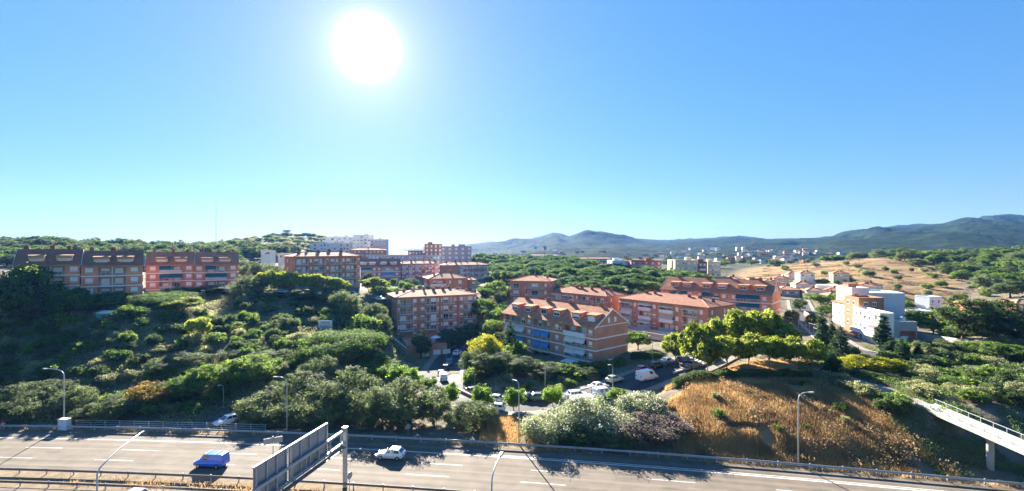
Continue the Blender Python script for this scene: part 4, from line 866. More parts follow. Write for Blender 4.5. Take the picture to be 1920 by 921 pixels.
for i, (px, d, L_, zt_, mt, rf, lb) in enumerate(((1512, 226, 9, 10.5, 'white', 'tile_lit', 'white cottage with pale roof at the top of the upper road'), (1553, 215, 8, 9.3, 'cream_render', 'tile_lit', 'cream cottage with tiled roof left of the orange-brown house'), (1530, 250, 12, 11.2, 'white', None, 'flat white bungalow below the dry field'), (1585, 236, 12, 11.5, 'white', 'tile_lit', 'white bungalow with pale tiled roof below the dry field'), (1640, 225, 11, 10.0, 'grey_render', None, 'grey flat-roofed shed behind the party wall block'), (1700, 176, 9, 7.4, 'grey_render', None, 'dark low shed right of the party wall block'), (1818, 178, 10, 9.8, 'orange_render', 'tile_lit', 'low tile-roofed house between the tall dark trees'), (1897, 150, 10, 8.0, 'blue_render', None, 'pale blue house at the right edge of the photo'), (1893, 420, 22, 27.5, 'white', None, 'long white greenhouse roof on the far wooded hillside'), (1905, 165, 14, 11.5, 'orange_render', 'tile_lit', 'orange house with tiled roof at the right edge'))):
    b = Bld('house', lb, px, d, -8, L=L_, D=8, zb=hz(PX(px, d) + L_ / 2, d + 4) - 1, zt=zt_ if zt_ > hz(PX(px, d) + L_ / 2, d + 4) + 2.6 else hz(PX(px, d) + L_ / 2, d + 4) + 3.2, mat=mt, cat='house'); gw(b, 'F', 1, max(2, int(L_ / 4)), L_, 1.1, 1.2, z0=1.1); b.wall()
    b.hip(1.2, .4, rf, 1) if rf else b.flat(mt, .3, 0)
for i in range(0, 16, 2):      # cottages below the dry field
    px, d = [(1492, 236), (1520, 262), (1546, 240), (1566, 252), (1500, 290), (1536, 300), (1562, 286), (1590, 262), (1606, 246), (1472, 268), (1450, 290), (1432, 310), (1478, 318), (1512, 330), (1622, 262), (1580, 300)][i]; X = PX(px, d); g = min(hz(X, d), hz(X + 8, d)); rf = ('tile_lit', None, 'tile', 'tile_lit')[i % 4]; mt = ('white', 'white', 'cream_render', 'brick_tan')[(i * 3) % 4]
    b = Bld('house', '%s cottage %s, %s below the dry field' % ({'white': 'white', 'cream_render': 'cream', 'brick_tan': 'tan brick'}[mt], 'with tiled roof' if rf else 'with flat roof', ('nearest the upper road', 'second nearest the upper road', 'between two white neighbours', 'left of the orange-brown house roof', 'in the left back row', 'in the middle back row', 'in the right back row', 'behind the attic house', 'rightmost in front', 'leftmost in front', 'leftmost in the middle', 'leftmost at the back', 'second left at the back', 'topmost at the back', 'just behind the party wall', 'highest on the right')[i]), px, d, rng.uniform(-30, 20), L=rng.uniform(8, 12), D=8, zb=g - .5, zt=g + rng.choice((3.4, 5.6, 6.0)), mat=mt, cat='house'); gw(b, 'F', 1, 3, b.L, 1.1, 1.2, z0=1.1); b.wall(); b.hip(1.3, .4, rf, 1) if rf else b.flat(mt, .4, 0)
# --- far village below the mountain
VP = [(1372, 491), (1384, 494), (1396, 489), (1408, 493), (1420, 490), (1431, 496), (1443, 488), (1452, 493), (1462, 497), (1470, 490), (1480, 486), (1488, 495), (1496, 488), (1503, 492), (1511, 497), (1519, 489), (1527, 493), (1535, 486), (1544, 491), (1553, 487), (1403, 499), (1425, 502), (1446, 500), (1475, 501), (1262, 484), (1278, 486), (1297, 483), (1316, 486), (1336, 488), (1350, 485), (930, 486), (948, 484), (966, 487), (982, 484), (1004, 480), (1022, 482), (1040, 479), (1395, 483), (1455, 482), (1510, 481)]
for i in range(44): VP.append((rng.uniform(1375, 1580), rng.uniform(484, 504)))
for i in range(16): VP.append((rng.uniform(1230, 1380), rng.uniform(480, 489)))
for i, (px, py) in enumerate(VP):
    d = rng.uniform(600, 1150) if px > 1360 else rng.uniform(700, 1250)
    X = PX(px, d); z = gz2(X, d) - .5; w_ = rng.uniform(6, 11); h_ = rng.uniform(4, 6.5); g = z; mt = rng.choice(('white', 'white', 'cream_render', 'orange_render'))
    r_ = ob('house', None, None, (X, d, z), R(rng.uniform(-30, 30)), label='tiny %s far house %s' % ({'white': 'white', 'cream_render': 'cream', 'orange_render': 'orange'}[mt], 'beyond the pine wood at the mountain foot' if px < 1060 else 'behind the cream tower at the mountain foot' if px < 1360 else 'low in the village left of the dry field' if d < 700 else 'high in the village left of the dry field'), category='house', group='far village houses below the mountain')
    MB().box(-w_ / 2, w_ / 2, 0, 8, min(g - z, 0) - 3, h_).build('wall', K[mt], r_)
    MB().quad((-w_ / 2 - .4, -.4, h_ + .01), (w_ / 2 + .4, -.4, h_ + .01), (w_ / 2 + .4, 4, h_ + 1.8), (-w_ / 2 - .4, 4, h_ + 1.8)).quad((w_ / 2 + .4, 8.4, h_ + .01), (-w_ / 2 - .4, 8.4, h_ + .01), (-w_ / 2 - .4, 4, h_ + 1.8), (w_ / 2 + .4, 4, h_ + 1.8)).quad((-w_ / 2, -.4, h_ + .01), (-w_ / 2, 4, h_ + 1.8), (-w_ / 2, 8.4, h_ + .01)).quad((w_ / 2, -.4, h_ + .01), (w_ / 2, 8.4, h_ + .01), (w_ / 2, 4, h_ + 1.8)).build('roof', K['tile_lit'], r_)
# ------------------------------------------------------------------ vegetation
def leaf_mesh(name, C, N, size, tone, mat, aspect=0.55, jit=0.6):
    """one rhombic leaf per row of C (centres), facing roughly N"""
    n = len(C); r = npr.normal(size=(n, 3)); Nn = N + jit * r; Nn /= np.linalg.norm(Nn, axis=1)[:, None] + 1e-9
    t = np.cross(Nn, npr.normal(size=(n, 3))); t /= np.linalg.norm(t, axis=1)[:, None] + 1e-9; b = np.cross(Nn, t)
    s = (size * npr.uniform(0.6, 1.35, n))[:, None]
    V = np.stack([C + t * s, C + b * s * aspect, C - t * s, C - b * s * aspect], 1).reshape(-1, 3)
    me = bpy.data.meshes.new(name); me.vertices.add(n * 4); me.vertices.foreach_set('co', V.astype(np.float32).ravel())
    me.loops.add(n * 4); me.loops.foreach_set('vertex_index', np.arange(n * 4, dtype=np.int32)); me.polygons.add(n)
    me.polygons.foreach_set('loop_start', np.arange(0, n * 4, 4, dtype=np.int32)); me.update(calc_edges=True)
    a = me.attributes.new('tone', 'FLOAT', 'FACE'); a.data.foreach_set('value', np.clip(tone, 0, 1).astype(np.float32))
    me.materials.append(K[mat]); return me
def sph(n):
    v = npr.normal(size=(n, 3)); return v / np.linalg.norm(v, axis=1)[:, None]
def crown_lobes(lobes, nleaf, leaf, mat, fill=0.55, clump=0.16, per=26, flower=0.0, up=0.4):
    """lobes: (x, y, z, rx, ry, rz) blobs; leaves gathered in clumps near the lobes' surfaces"""
    A = np.array(lobes, float); vol = (A[:, 3] * A[:, 4] * A[:, 5]) ** (2 / 3); nc = max(8, nleaf // per)
    k = npr.choice(len(A), nc, p=vol / vol.sum()); d = sph(nc); rr = 1 - fill * npr.random(nc) ** 2.2
    cc = A[k, :3] + d * A[k, 3:] * rr[:, None]
    # drop clumps buried deep in another lobe
    keep = np.ones(nc, bool)
    for i, a in enumerate(A):
        q = (((cc - a[:3]) / a[3:]) ** 2).sum(1); keep &= ~((q < 0.36) & (k != i))
    cc, d, k = cc[keep], d[keep], k[keep]; nc = len(cc)
    j = npr.integers(0, nc, nleaf); R_ = np.minimum(A[k, 3], A[k, 5])[j] * 0 + clump
    off = npr.normal(size=(nleaf, 3)) * (clump * (0.6 + 0.8 * npr.random(nc))[j])[:, None] * np.array([1, 1, 0.75])
    P = cc[j] + off; N = d[j] + np.array([0, 0, up]) + off / clump * 0.25
    ct = npr.uniform(0.0, 0.72, nc)
    tone = ct[j] + npr.normal(size=nleaf) * 0.10
    if flower: 
        fl = npr.random(nleaf) < flower * np.clip((d[j][:, 2] + 0.9), 0.25, 1.5); tone = np.where(fl, 0.98, np.minimum(tone, 0.5))
    m = P[:, 2] > 0.02
    return leaf_mesh('crown', P[m], N[m], leaf, tone[m], mat)
def trunk_mesh(h, r, limbs, mat='bark', spread=0.5, top=0.6, seed=0):
    g = random.Random(seed); mb = MB(); x = y = 0; pts = [(0, 0, -0.6)]; rs = [r * 1.25]
    for i in range(1, 5): x += g.uniform(-.05, .05) * h * .3; y += g.uniform(-.05, .05) * h * .3; pts.append((x, y, h * top * i / 4)); rs.append(r * (1 - .12 * i))
    mb.tube(pts, rs, 7)
    for i in range(limbs):
        a = 6.283 * i / limbs + g.uniform(-.4, .4); z0 = h * top * g.uniform(.7, 1.0); ln = spread * g.uniform(.7, 1.1)
        mb.tube([(x * z0 / (h * top), y * z0 / (h * top), z0 - .05), (x + ln * .45 * math.cos(a), y + ln * .45 * math.sin(a), z0 + (h - z0) * .4), (x + ln * math.cos(a), y + ln * math.sin(a), z0 + (h - z0) * .85)], [r * .55, r * .38, r * .14], 5)
    return mb.mesh('trunk', K[mat], True)
def lobes_round(n, rx, rz, zc, lr, seed, squash=0.8, zmin=-1):
    g = np.random.default_rng(seed); out = [(0, 0, zc, rx * .72, rx * .72, rz * .72)]
    i = 0
    while len(out) < n:
        v = g.normal(size=3); v /= np.linalg.norm(v); i += 1
        if v[2] < zmin: continue
        q = lr * g.uniform(.65, 1.25); out.append((v[0] * (rx - q * .7), v[1] * (rx - q * .7), zc + v[2] * (rz - q * .6), q, q, q * squash))
    return out
PROTO = {}
def proto(kind, crowns, trunks, w, h): PROTO[kind] = (crowns, trunks, w, h)   # nominal crown width and total height
# broad rounded olive-like shrub trees, foliage to the ground
proto('olive', [crown_lobes(lobes_round(34, 4.4, 3.4, 3.5, 1.15, s, .95, -.75), 17000, .15, 'l_olive', .4, .30, 44) for s in (1, 2, 3)], [trunk_mesh(5, .28, 5, 'bark', 2.2, .3, s) for s in (1, 2, 3)], 8.8, 7.0)
proto('broad', [crown_lobes(lobes_round(28, 4.6, 2.7, 4.3, 1.2, s, .65, -.55), 15000, .17, 'l_broad', .4, .28, 36) for s in (4, 5, 6)], [trunk_mesh(5, .26, 6, 'bark', 2.6, .4, s) for s in (4, 5, 6)], 9.2, 7.0)
proto('wide', [crown_lobes(lobes_round(34, 9.0, 3.2, 4.6, 2.2, s, .55, -.4), 30000, .20, 'l_broad', .5, .5, 28) for s in (34, 35)], [trunk_mesh(5, .4, 7, 'bark', 5, .4, s) for s in (4, 5)], 18, 7.8)
proto('rust', [crown_lobes(lobes_round(14, 4.0, 2.6, 3.6, 1.4, s, .6, -.6), 10000, .17, 'l_rust', .5, .36, 28) for s in (7, 8)], [trunk_mesh(4.6, .2, 5, 'bark', 2, .4, s) for s in (4, 5)], 8, 6.2)
proto('plane', [crown_lobes(lobes_round(30, 3.6, 3.0, 5.8, 1.0, s, .8, -.75), 10000, .25, 'l_plane', .4, .26, 22) for s in (9, 10, 11)], [trunk_mesh(7, .17, 6, 'bark_pale', 2, .45, s) for s in (7, 8, 9)], 7.2, 8.8)
def where(kind, w_, px, d, rows):
    size = 'small' if w_ < rows[0][0] else 'large'; tone = {'shrub': 'grey-brown', 'gshrub': 'fresh green', 'dshrub': 'dark green', 'dark': 'dark green', 'olive': 'grey-green', 'broad': 'mid green', 'pine': 'dark green'}.get(kind, 'green')
    for lim, ph in rows[1:]:
        if d <= lim: return size, tone, ph
    return size, tone, rows[-1][1]
_y = []
for s in (12, 13, 14):
    lb = lobes_round(9, 1.6, 1.2, 2.6, .65, s, .9, -.5); g = random.Random(s)
    for i in range(12): a = i * .52 + g.random(); r_ = g.uniform(.2, 1.5); lb.append((r_ * math.cos(a), r_ * math.sin(a), 3.7 + g.uniform(-.3, .6), .26, .26, .95))
    _y.append(crown_lobes(lb, 6500, .15, 'l_young', .6, .2, 18, up=.6))
proto('young', _y, [trunk_mesh(3.6, .09, 5, 'bark_pale', 1, .5, s) for s in (1, 2, 3)], 3.5, 5.0)
proto('pine', [crown_lobes(lobes_round(16, 3.2, 1.8, 5.3, 1.15, s, .7, -.3), 8000, .17, 'l_pine', .4, .24, 34, up=.5) for s in (15, 16, 17, 18)], [trunk_mesh(5.6, .2, 6, 'bark', 1.9, .6, s) for s in (1, 2, 3, 4)], 6.4, 7.1)
proto('dark', [crown_lobes(lobes_round(32, 3.8, 4.6, 5.4, 1.2, s, 1.0, -.8), 15000, .18, 'l_dark', .4, .30, 40) for s in (19, 20)], [trunk_mesh(8, .3, 6, 'bark', 2, .4, s) for s in (1, 2)], 7.6, 10)
def cyp(seed, w, h, ragged):
    g = np.random.default_rng(seed); lb = []
    for i in range(26):
        t = g.random(); r_ = w * .5 * (1 - t) ** .75 * (0.35 + .65 * min(1, t * 6)); a = g.random() * 6.28; q = max(.16, r_ * .6); lb.append((r_ * .5 * ragged * math.cos(a), r_ * .5 * ragged * math.sin(a), .5 + t * (h - .6), q, q, q * 2.0))
    lb.append((0, 0, h * .4, w * .3, w * .3, h * .4)); return crown_lobes(lb, 7500, .13, 'l_cypress', .5, .15, 22, up=.9)
proto('cypress', [cyp(1, 2.4, 10, 1), cyp(2, 2.6, 10, 1.1)], [trunk_mesh(8, .14, 0, 'bark', 0, .9, 1)], 2.4, 10)
def fir(seed, w, h):
    g = np.random.default_rng(seed); lb = []
    for k in range(13):
        t = k / 13; r_ = w * .5 * (1 - t) ** .9
        for i in range(7): a = i * .9 + k * .5 + g.random() * .4; lb.append((r_ * .62 * math.cos(a), r_ * .62 * math.sin(a), 1 + t * (h - 1.4), max(.16, r_ * .40), max(.16, r_ * .40), .22))
    return crown_lobes(lb, 8000, .12, 'l_cypress', .6, .12, 20, up=.2)
proto('fir', [fir(3, 4.2, 9), fir(4, 4.4, 9)], [trunk_mesh(8.6, .13, 0, 'bark', 0, .98, 2)], 4.2, 9)
proto('yellow', [crown_lobes(lobes_round(16, 2.6, 2.1, 3.2, .95, s, .75, -.7), 9000, .14, 'l_yellow', .5, .26, 22) for s in (21, 22)], [trunk_mesh(4, .14, 5, 'bark', 1.4, .4, s) for s in (4, 5)], 5.2, 5.3)
proto('white', [crown_lobes(lobes_round(16, 3.6, 2.7, 2.5, 1.35, s, .9, -.8), 16000, .13, 'l_white', .45, .34, 26, flower=.20) for s in (23, 24)], [trunk_mesh(3, .12, 6, 'bark', 1.6, .3, s) for s in (6, 7)], 7.2, 5.2)
proto('pink', [crown_lobes(lobes_round(16, 3.4, 2.5, 2.2, 1.3, s, .9, -.8), 14000, .13, 'l_pink', .45, .34, 26, flower=.16) for s in (25, 26)], [trunk_mesh(3, .12, 6, 'bark', 1.6, .3, s) for s in (6, 7)], 6.8, 4.8)
proto('shrub', [crown_lobes(lobes_round(10, 1.5, 1.05, .95, .6, s, .85, -.6), 3000, .12, 'l_scrub', .6, .20, 18) for s in (27, 28, 29)], [trunk_mesh(1.2, .06, 4, 'bark', .7, .3, s) for s in (6, 7)], 3.0, 2.05)
proto('gshrub', [crown_lobes(lobes_round(10, 1.5, 1.15, 1.05, .6, s, .8, -.6), 3200, .13, 'l_broad', .6, .20, 18) for s in (30, 31)], [trunk_mesh(1.2, .06, 4, 'bark', .7, .3, s) for s in (6, 7)], 3.0, 2.2)
proto('dshrub', [crown_lobes(lobes_round(12, 1.5, 1.15, 1.05, .55, s, .85, -.6), 3200, .13, 'l_dark', .5, .18, 20) for s in (36, 37)], [trunk_mesh(1.2, .06, 4, 'bark', .7, .3, s) for s in (6, 7)], 3.0, 2.2)  # darker copy of gshrub, right slope's shade put into the leaf colour
proto('umbrella', [crown_lobes(lobes_round(16, 4.2, 1.1, 7.4, 1.3, 33, .45, -.2), 6000, .2, 'l_pine', .45, .3, 24, up=.7)], [trunk_mesh(7.4, .3, 7, 'bark', 2.8, .65, 3)], 8.4, 8.6)
_cnt = 0
def tree(kind, px, top, d, wpx, label, name=None, cat='tree', group=None, hmin=1.2, base=None, zs=None):
    """a plant whose crown shows wpx wide at photo column px with its top at row top, standing d metres away"""
    global _cnt; _cnt += 1
    cr, tr, w0, h0 = PROTO[kind]; X = PX(px, d); gz = hz(X, d) if base is None else base; w_ = wpx / F * d; h_ = max(hmin, PZ(top, d) - gz)
    sx = w_ / w0; sz = h_ / h0
    nm = name or {'olive': 'olive_tree', 'broad': 'broadleaf_tree', 'wide': 'broadleaf_tree', 'rust': 'broadleaf_tree', 'plane': 'plane_tree', 'young': 'young_street_tree', 'pine': 'pine_tree', 'dark': 'evergreen_tree', 'cypress': 'cypress_tree', 'fir': 'fir_tree', 'yellow': 'flowering_tree', 'white': 'oleander_bush', 'pink': 'oleander_bush', 'shrub': 'shrub', 'gshrub': 'shrub', 'umbrella': 'umbrella_pine'}[kind]
    r_ = ob(nm, None, None, (X, d, gz - 0.1), rng.uniform(0, 6.28), (sx, sx, sz), label=label, category=cat, group=group)
    ob('trunk', tr[_cnt % len(tr)], r_); ob('crown', cr[(_cnt * 7 + _cnt // 3) % len(cr)], r_); return r_
# --- big foliage along the highway
for a in [('olive', 500, 738, 86, 105, 'grey-green olive-like tree, leftmost of the clump behind the far guard rail'),
          ('olive', 560, 702, 92, 120, 'tall grey-green tree in the clump left of the gantry post'),
          ('olive', 612, 724, 85.5, 120, 'wide grey-green tree behind the far end of the overhead sign'),
          ('olive', 655, 694, 91, 115, 'tallest grey-green tree of the clump above the gantry post'),
          ('olive', 688, 726, 84.5, 90, 'grey-green tree at the right end of the clump above the gantry post'),
          ('olive', 768, 712, 86, 132, 'large rounded grey-green tree behind the round road sign'),
          ('olive', 812, 738, 84.5, 70, 'grey-green tree on the right flank of the large rounded one'),
          ('olive', 884, 752, 82.5, 92, 'smaller rounded dark olive-like tree left of the dry verge'),
          ('olive', 598, 668, 103, 74, 'grey-green tree behind the clump, under the dark spreading tree'),
          ('wide', 640, 622, 119, 165, 'wide dark green spreading tree below the white hillside sign'),
          ('broad', 700, 660, 116, 70, 'dark green tree on the right of the wide spreading tree'),
          ('broad', 520, 655, 112, 95, 'dark green flat-topped tree left of the wide spreading tree'),
          ('broad', 470, 668, 101, 105, 'bright green topped spreading tree above the side road'),
          ('broad', 405, 682, 97, 100, 'green spreading tree left of the side road'),
          ('broad', 350, 705, 94, 90, 'dark green spreading tree right of the rust-topped tree'),
          ('rust', 288, 714, 92, 88, 'tree with rusty orange top above the highway railing'),
          ('olive', 335, 662, 104, 92, 'pale grey-green bush tree above the rust-topped tree'),
          ('olive', 425, 656, 110, 60, 'pale grey-green tree above the green spreading trees'),
          ('olive', 205, 745, 87, 105, 'brownish green bush behind the left highway railing'),
          ('olive', 145, 724, 89, 70, 'grey-green tree right of the left highway lamp'),
          ('olive', 95, 712, 93, 90, 'grey-green tree behind the left highway lamp'),
          ('olive', 30, 722, 89, 125, 'green bush tree at the left edge behind the guard rail'),
          ('olive', 55, 745, 86, 90, 'dark bush behind the guard rail left of the grey cabinet'),
          ('olive', 170, 758, 85.5, 60, 'low dark bush right of the grey cabinet'),
          ('broad', 118, 627, 112, 72, 'lone round pale-topped tree on the dark left hillside'),
          ('olive', 20, 690, 100, 80, 'shaded grey tree at the left edge of the hillside'),
          ('white', 1026, 764, 77.2, 100, 'white-blossomed oleander bush right of the highway lamp'),
          ('white', 1108, 748, 80, 118, 'large white-blossomed oleander bush in front of the box van'),
          ('white', 1152, 762, 77.5, 90, 'white-blossomed oleander bush in the middle of the row'),
          ('white', 1203, 728, 82, 88, 'tall white-blossomed oleander bush at the right end of the row'),
          ('pink', 1192, 776, 75.5, 92, 'purple-pink oleander bush below the white ones'),
          ('pink', 1248, 784, 75, 100, 'dark purple oleander bush at the right end of the row'),
          ('olive', 1080, 796, 75.5, 80, 'dark green bush at the foot of the white oleanders'),
          ('olive', 1150, 808, 74.5, 80, 'dark bush under the purple oleander behind the guard rail')]:
    tree(*a, cat='bush' if a[0] in ('white', 'pink') else 'tree')
# --- street trees
for a in [(693, 678, 112, 34, 'bright green young street tree, leftmost of the street row'), (722, 684, 108, 42, 'bright green young street tree beside the side road'), (746, 686, 105, 44, 'bright green young street tree above the rounded olive tree'), (772, 690, 103, 46, 'bright green young street tree, right of the street row'), (803, 708, 100, 40, 'bright green young street tree before the parked white van'),
          (845, 719, 92, 40, 'dark green young street tree left of the parked cars'), (903, 722, 90.5, 42, 'bright green young street tree above the white hatchback'), (963, 728, 90.5, 46, 'bright green young street tree left of the tall highway lamp'), (1036, 724, 92, 42, 'bright green young street tree right of the tall highway lamp'), (1156, 728, 92, 38, 'small bright green street tree rising behind the oleanders')]:
    tree('young', *a)
# --- mound in front of the gabled block
for a in [('yellow', 908, 630, 124, 62, 'yellow-flowering tree at the street bend'), ('dark', 886, 656, 117, 48, 'dark bush below the yellow-flowering tree'), ('gshrub', 878, 690, 108, 30, 'light green bush at the pavement bend'), ('dark', 912, 664, 113, 60, 'dark rounded bush on the mound left of the street lamp'), ('dark', 945, 662, 114, 62, 'dark rounded bush in the middle of the mound'), ('dark', 985, 670, 112, 62, 'dark bush on the mound in front of the conifer'), ('gshrub', 940, 655, 120, 50, 'green shrub beside the yellow-flowering tree'), ('gshrub', 968, 642, 125, 42, 'green shrub at the foot of the conifer'), ('fir', 957, 592, 130, 42, 'slim blue-green conifer in front of the gabled block'), ('dark', 1020, 684, 110, 62, 'dark hedge-like bush on the right of the mound'),
          ('gshrub', 1050, 680, 112, 60, 'bright topped garden hedge bush below the gabled block'), ('gshrub', 1085, 684, 111, 62, 'garden hedge bush left of the gabled block corner'), ('dark', 1110, 684, 110, 56, 'dark garden hedge bush at the corner of the gabled block'), ('broad', 1196, 622, 128, 52, 'round green tree behind the gable end'), ('broad', 905, 560, 172, 50, 'green tree left of the square hipped-roof block'), ('broad', 925, 600, 150, 48, 'green tree between the central and gabled blocks'), ('broad', 918, 628, 140, 50, 'dark tree behind the yellow-flowering tree'), ('gshrub', 936, 575, 160, 36, 'green bush at the left end of the gabled block'), ('dark', 944, 622, 138, 40, 'dark tree at the left end of the gabled block'), ('broad', 930, 527, 200, 44, 'bright green tree left of the square hipped-roof block roof'), ('broad', 912, 540, 190, 34, 'small bright green tree right of the narrow wing'),
          ('dark', 790, 622, 141, 34, 'dark tree in front of the terrace garages'), ('dark', 858, 612, 150, 42, 'dark tree hiding the foot of the central block, left of the pair'), ('dark', 882, 606, 152, 44, 'dark tree hiding the right foot of the central block'), ('dark', 836, 616, 149, 36, 'dark tree beside the terrace parasol')]:
    tree(*a)
# --- park
for a in [(1266, 626, 112, 46, 'small round green plane tree by the car park'), (1300, 606, 104, 52, 'bright green plane tree, leftmost in the park'), (1338, 598, 109, 54, 'bright green plane tree behind the white van'), (1384, 582, 113, 66, 'tallest plane tree in the park, left of two big ones'), (1430, 578, 115, 68, 'big plane tree at the back of the park with yellow-green top'), (1326, 634, 99, 44, 'small plane tree at the left end of the front park row'), (1362, 628, 98, 54, 'plane tree with low crown, second in the front park row'), (1404, 626, 97.5, 52, 'plane tree, third in the front park row'), (1444, 628, 97.5, 50, 'plane tree, fourth in the front park row'), (1482, 632, 98, 48, 'plane tree, fifth in the front park row'), (1522, 636, 98, 50, 'plane tree at the right end of the front park row'), (1470, 606, 110, 52, 'plane tree at the back right of the park')]:
    tree('plane', *a)
# --- right side
for a in [('cypress', 1656, 582, 119, 36, 'tall narrow cypress in front of the white three-storey house'), ('cypress', 1541, 572, 118, 27, 'narrow cypress at the right end of the park'), ('fir', 1576, 604, 108, 52, 'dark fir tree right of the park cypress'), ('fir', 1560, 668, 97, 40, 'small dark fir at the path bend'), ('fir', 1690, 628, 110, 36, 'blue-green fir right of the tall cypress'), ('cypress', 1671, 632, 113, 34, 'thick dark conifer at the foot of the tall cypress'), ('cypress', 1722, 640, 112, 18, 'small narrow cypress left of the brown shrubs'), ('cypress', 1700, 643, 112, 14, 'thin pale cypress beside the garden nets'),
          ('yellow', 1612, 668, 101, 58, 'yellow-flowering hedge bush, left part'), ('yellow', 1645, 671, 100, 56, 'yellow-flowering hedge bush, middle part'), ('yellow', 1676, 674, 99, 44, 'yellow-flowering hedge bush, right part'), ('olive', 1620, 694, 96, 60, 'dark bush under the yellow hedge, left part'), ('olive', 1672, 700, 95, 64, 'dark bush under the yellow hedge, right part'),
          ('dark', 1806, 556, 128, 92, 'tall dark evergreen tree right of the blue cubic house'), ('dark', 1872, 562, 126, 88, 'tall dark evergreen tree near the right edge'), ('dark', 1905, 585, 122, 60, 'dark evergreen tree at the right edge'), ('plane', 1748, 585, 146, 82, 'bright green tree in front of the blue cubic house'), ('broad', 1795, 612, 135, 60, 'green tree right of the garden wall'), ('olive', 1760, 636, 116, 70, 'brownish green bush below the garden wall'), ('olive', 1812, 655, 112, 80, 'dark green bush on the right slope'), ('broad', 1862, 642, 111, 90, 'green bush below the tall dark evergreens'), ('broad', 1915, 648, 108, 70, 'green bush at the right edge below the evergreens'), ('olive', 1735, 664, 107, 70, 'dark bush right of the yellow hedge'), ('olive', 1790, 690, 101, 90, 'dark shaded bush on the right slope'), ('olive', 1862, 692, 96, 112, 'pale grey bush with sunlit top on the right slope'), ('olive', 1925, 712, 90, 80, 'grey bush at the right edge above the footbridge'), ('broad', 1700, 712, 96, 50, 'green bush beside the path'), ('olive', 1790, 728, 92, 70, 'shaded bush above the footbridge'),
          ('cypress', 1560, 590, 118, 22, 'second narrow cypress between the park and the fir'), ('broad', 1549, 572, 166, 34, 'green tree at the inner bend of the upper road'), ('broad', 1538, 552, 196, 36, 'green tree beside the top of the upper road'), ('olive', 1484, 580, 160, 26, 'grey-green bush tree between the dormer block and the road'), ('broad', 1524, 588, 150, 26, 'green bush tree at the outer bend of the upper road'), ('dark', 1716, 578, 168, 36, 'dark tree between the party wall block and the blue cubic house'), ('broad', 1690, 560, 200, 40, 'green tree behind the grey annexe'), ('dark', 1500, 560, 178, 26, 'dark tree at the end of the dormer block'), ('broad', 1552, 560, 200, 48, 'green tree left of the orange-brown house'), ('broad', 1578, 548, 205, 40, 'green tree behind the low white house'), ('broad', 1513, 548, 240, 30, 'green tree by the cottages')]:
    tree(*a)
# --- hillside trees, middle
for a in [('dark', 505, 548, 158, 62, 'dark tree below the parked hillside cars'), ('dark', 575, 540, 156, 66, 'dark grey tree right of the parked hillside cars'), ('olive', 612, 536, 160, 62, 'greyish tree in the middle of the hillside'), ('olive', 648, 545, 152, 60, 'brown-grey round tree left of the blue hillside car'), ('plane', 699, 520, 182, 46, 'bright green tree below the white-banded hill block'), ('olive', 700, 568, 156, 50, 'pale grey tree left of the central block'), ('olive', 712, 590, 146, 44, 'grey-green tree beside the central block wall'), ('gshrub', 688, 588, 138, 50, 'bright green bush right of the white hillside sign'), ('olive', 466, 518, 160, 72, 'big dark round tree right of the left hilltop row'), ('olive', 336, 537, 158, 56, 'clipped round tree in front of the red left block'), ('dark', 400, 535, 165, 90, 'dark hedge tree in front of the right end of the hilltop row'), ('wide', 300, 548, 140, 120, 'wide bright green tree below the hilltop row'), ('plane', 345, 558, 135, 70, 'yellow-green tree on the hillside crest'), ('broad', 215, 548, 132, 64, 'bright green tree in front of the second left block'), ('broad', 200, 555, 130, 60, 'green tree above the turquoise shed'), ('broad', 40, 502, 121, 112, 'flat-topped pine in front of the leftmost block'), ('broad', 130, 540, 124, 90, 'dark tree at the foot of the leftmost block'), ('dark', 60, 545, 121, 80, 'dark thicket tree at the left edge'), ('plane', 372, 594, 118, 40, 'pale bush with tan top on the left hillside'), ('gshrub', 200, 600, 118, 34, 'yellow-green creeper bush below the turquoise shed'), ('gshrub', 95, 586, 119, 46, 'bush with sunlit crest left of the turquoise shed'), ('gshrub', 122, 586, 119, 44, 'second bush with sunlit crest left of the turquoise shed'), ('gshrub', 245, 572, 124, 46, 'green bush right of the turquoise shed')]:
    tree(*a)
for i, (px, top) in enumerate(((487, 512), (508, 508), (530, 508), (552, 511), (574, 512), (596, 514), (618, 518), (638, 522))):
    tree('plane', px, top, 163 + i * 0.5, 34, ('yellow-green tree at the left end of the row below the hill block', 'second yellow-green tree of the row below the hill block', 'third yellow-green tree of the row below the hill block', 'fourth yellow-green tree of the row below the hill block', 'fifth yellow-green tree of the row below the hill block', 'sixth yellow-green tree of the row below the hill block', 'seventh yellow-green tree of the row below the hill block', 'yellow-green tree at the right end of the row below the hill block')[i], group='tree row below the hill block')
for a in [(470, 492, 205, 44, 'dark round tree right of the red hilltop block'), (498, 494, 212, 44, 'olive tree below the low white hill house'), (522, 500, 200, 40, 'dark tree below the small white shed house'), (455, 486, 228, 44, 'tree behind the right end of the red hilltop block'), (545, 492, 216, 30, 'small tree behind the left wall of the hill block')]: tree('olive', *a)
tree('umbrella', 537, 431, 470, 15, 'lone umbrella pine silhouetted on the skyline hill')
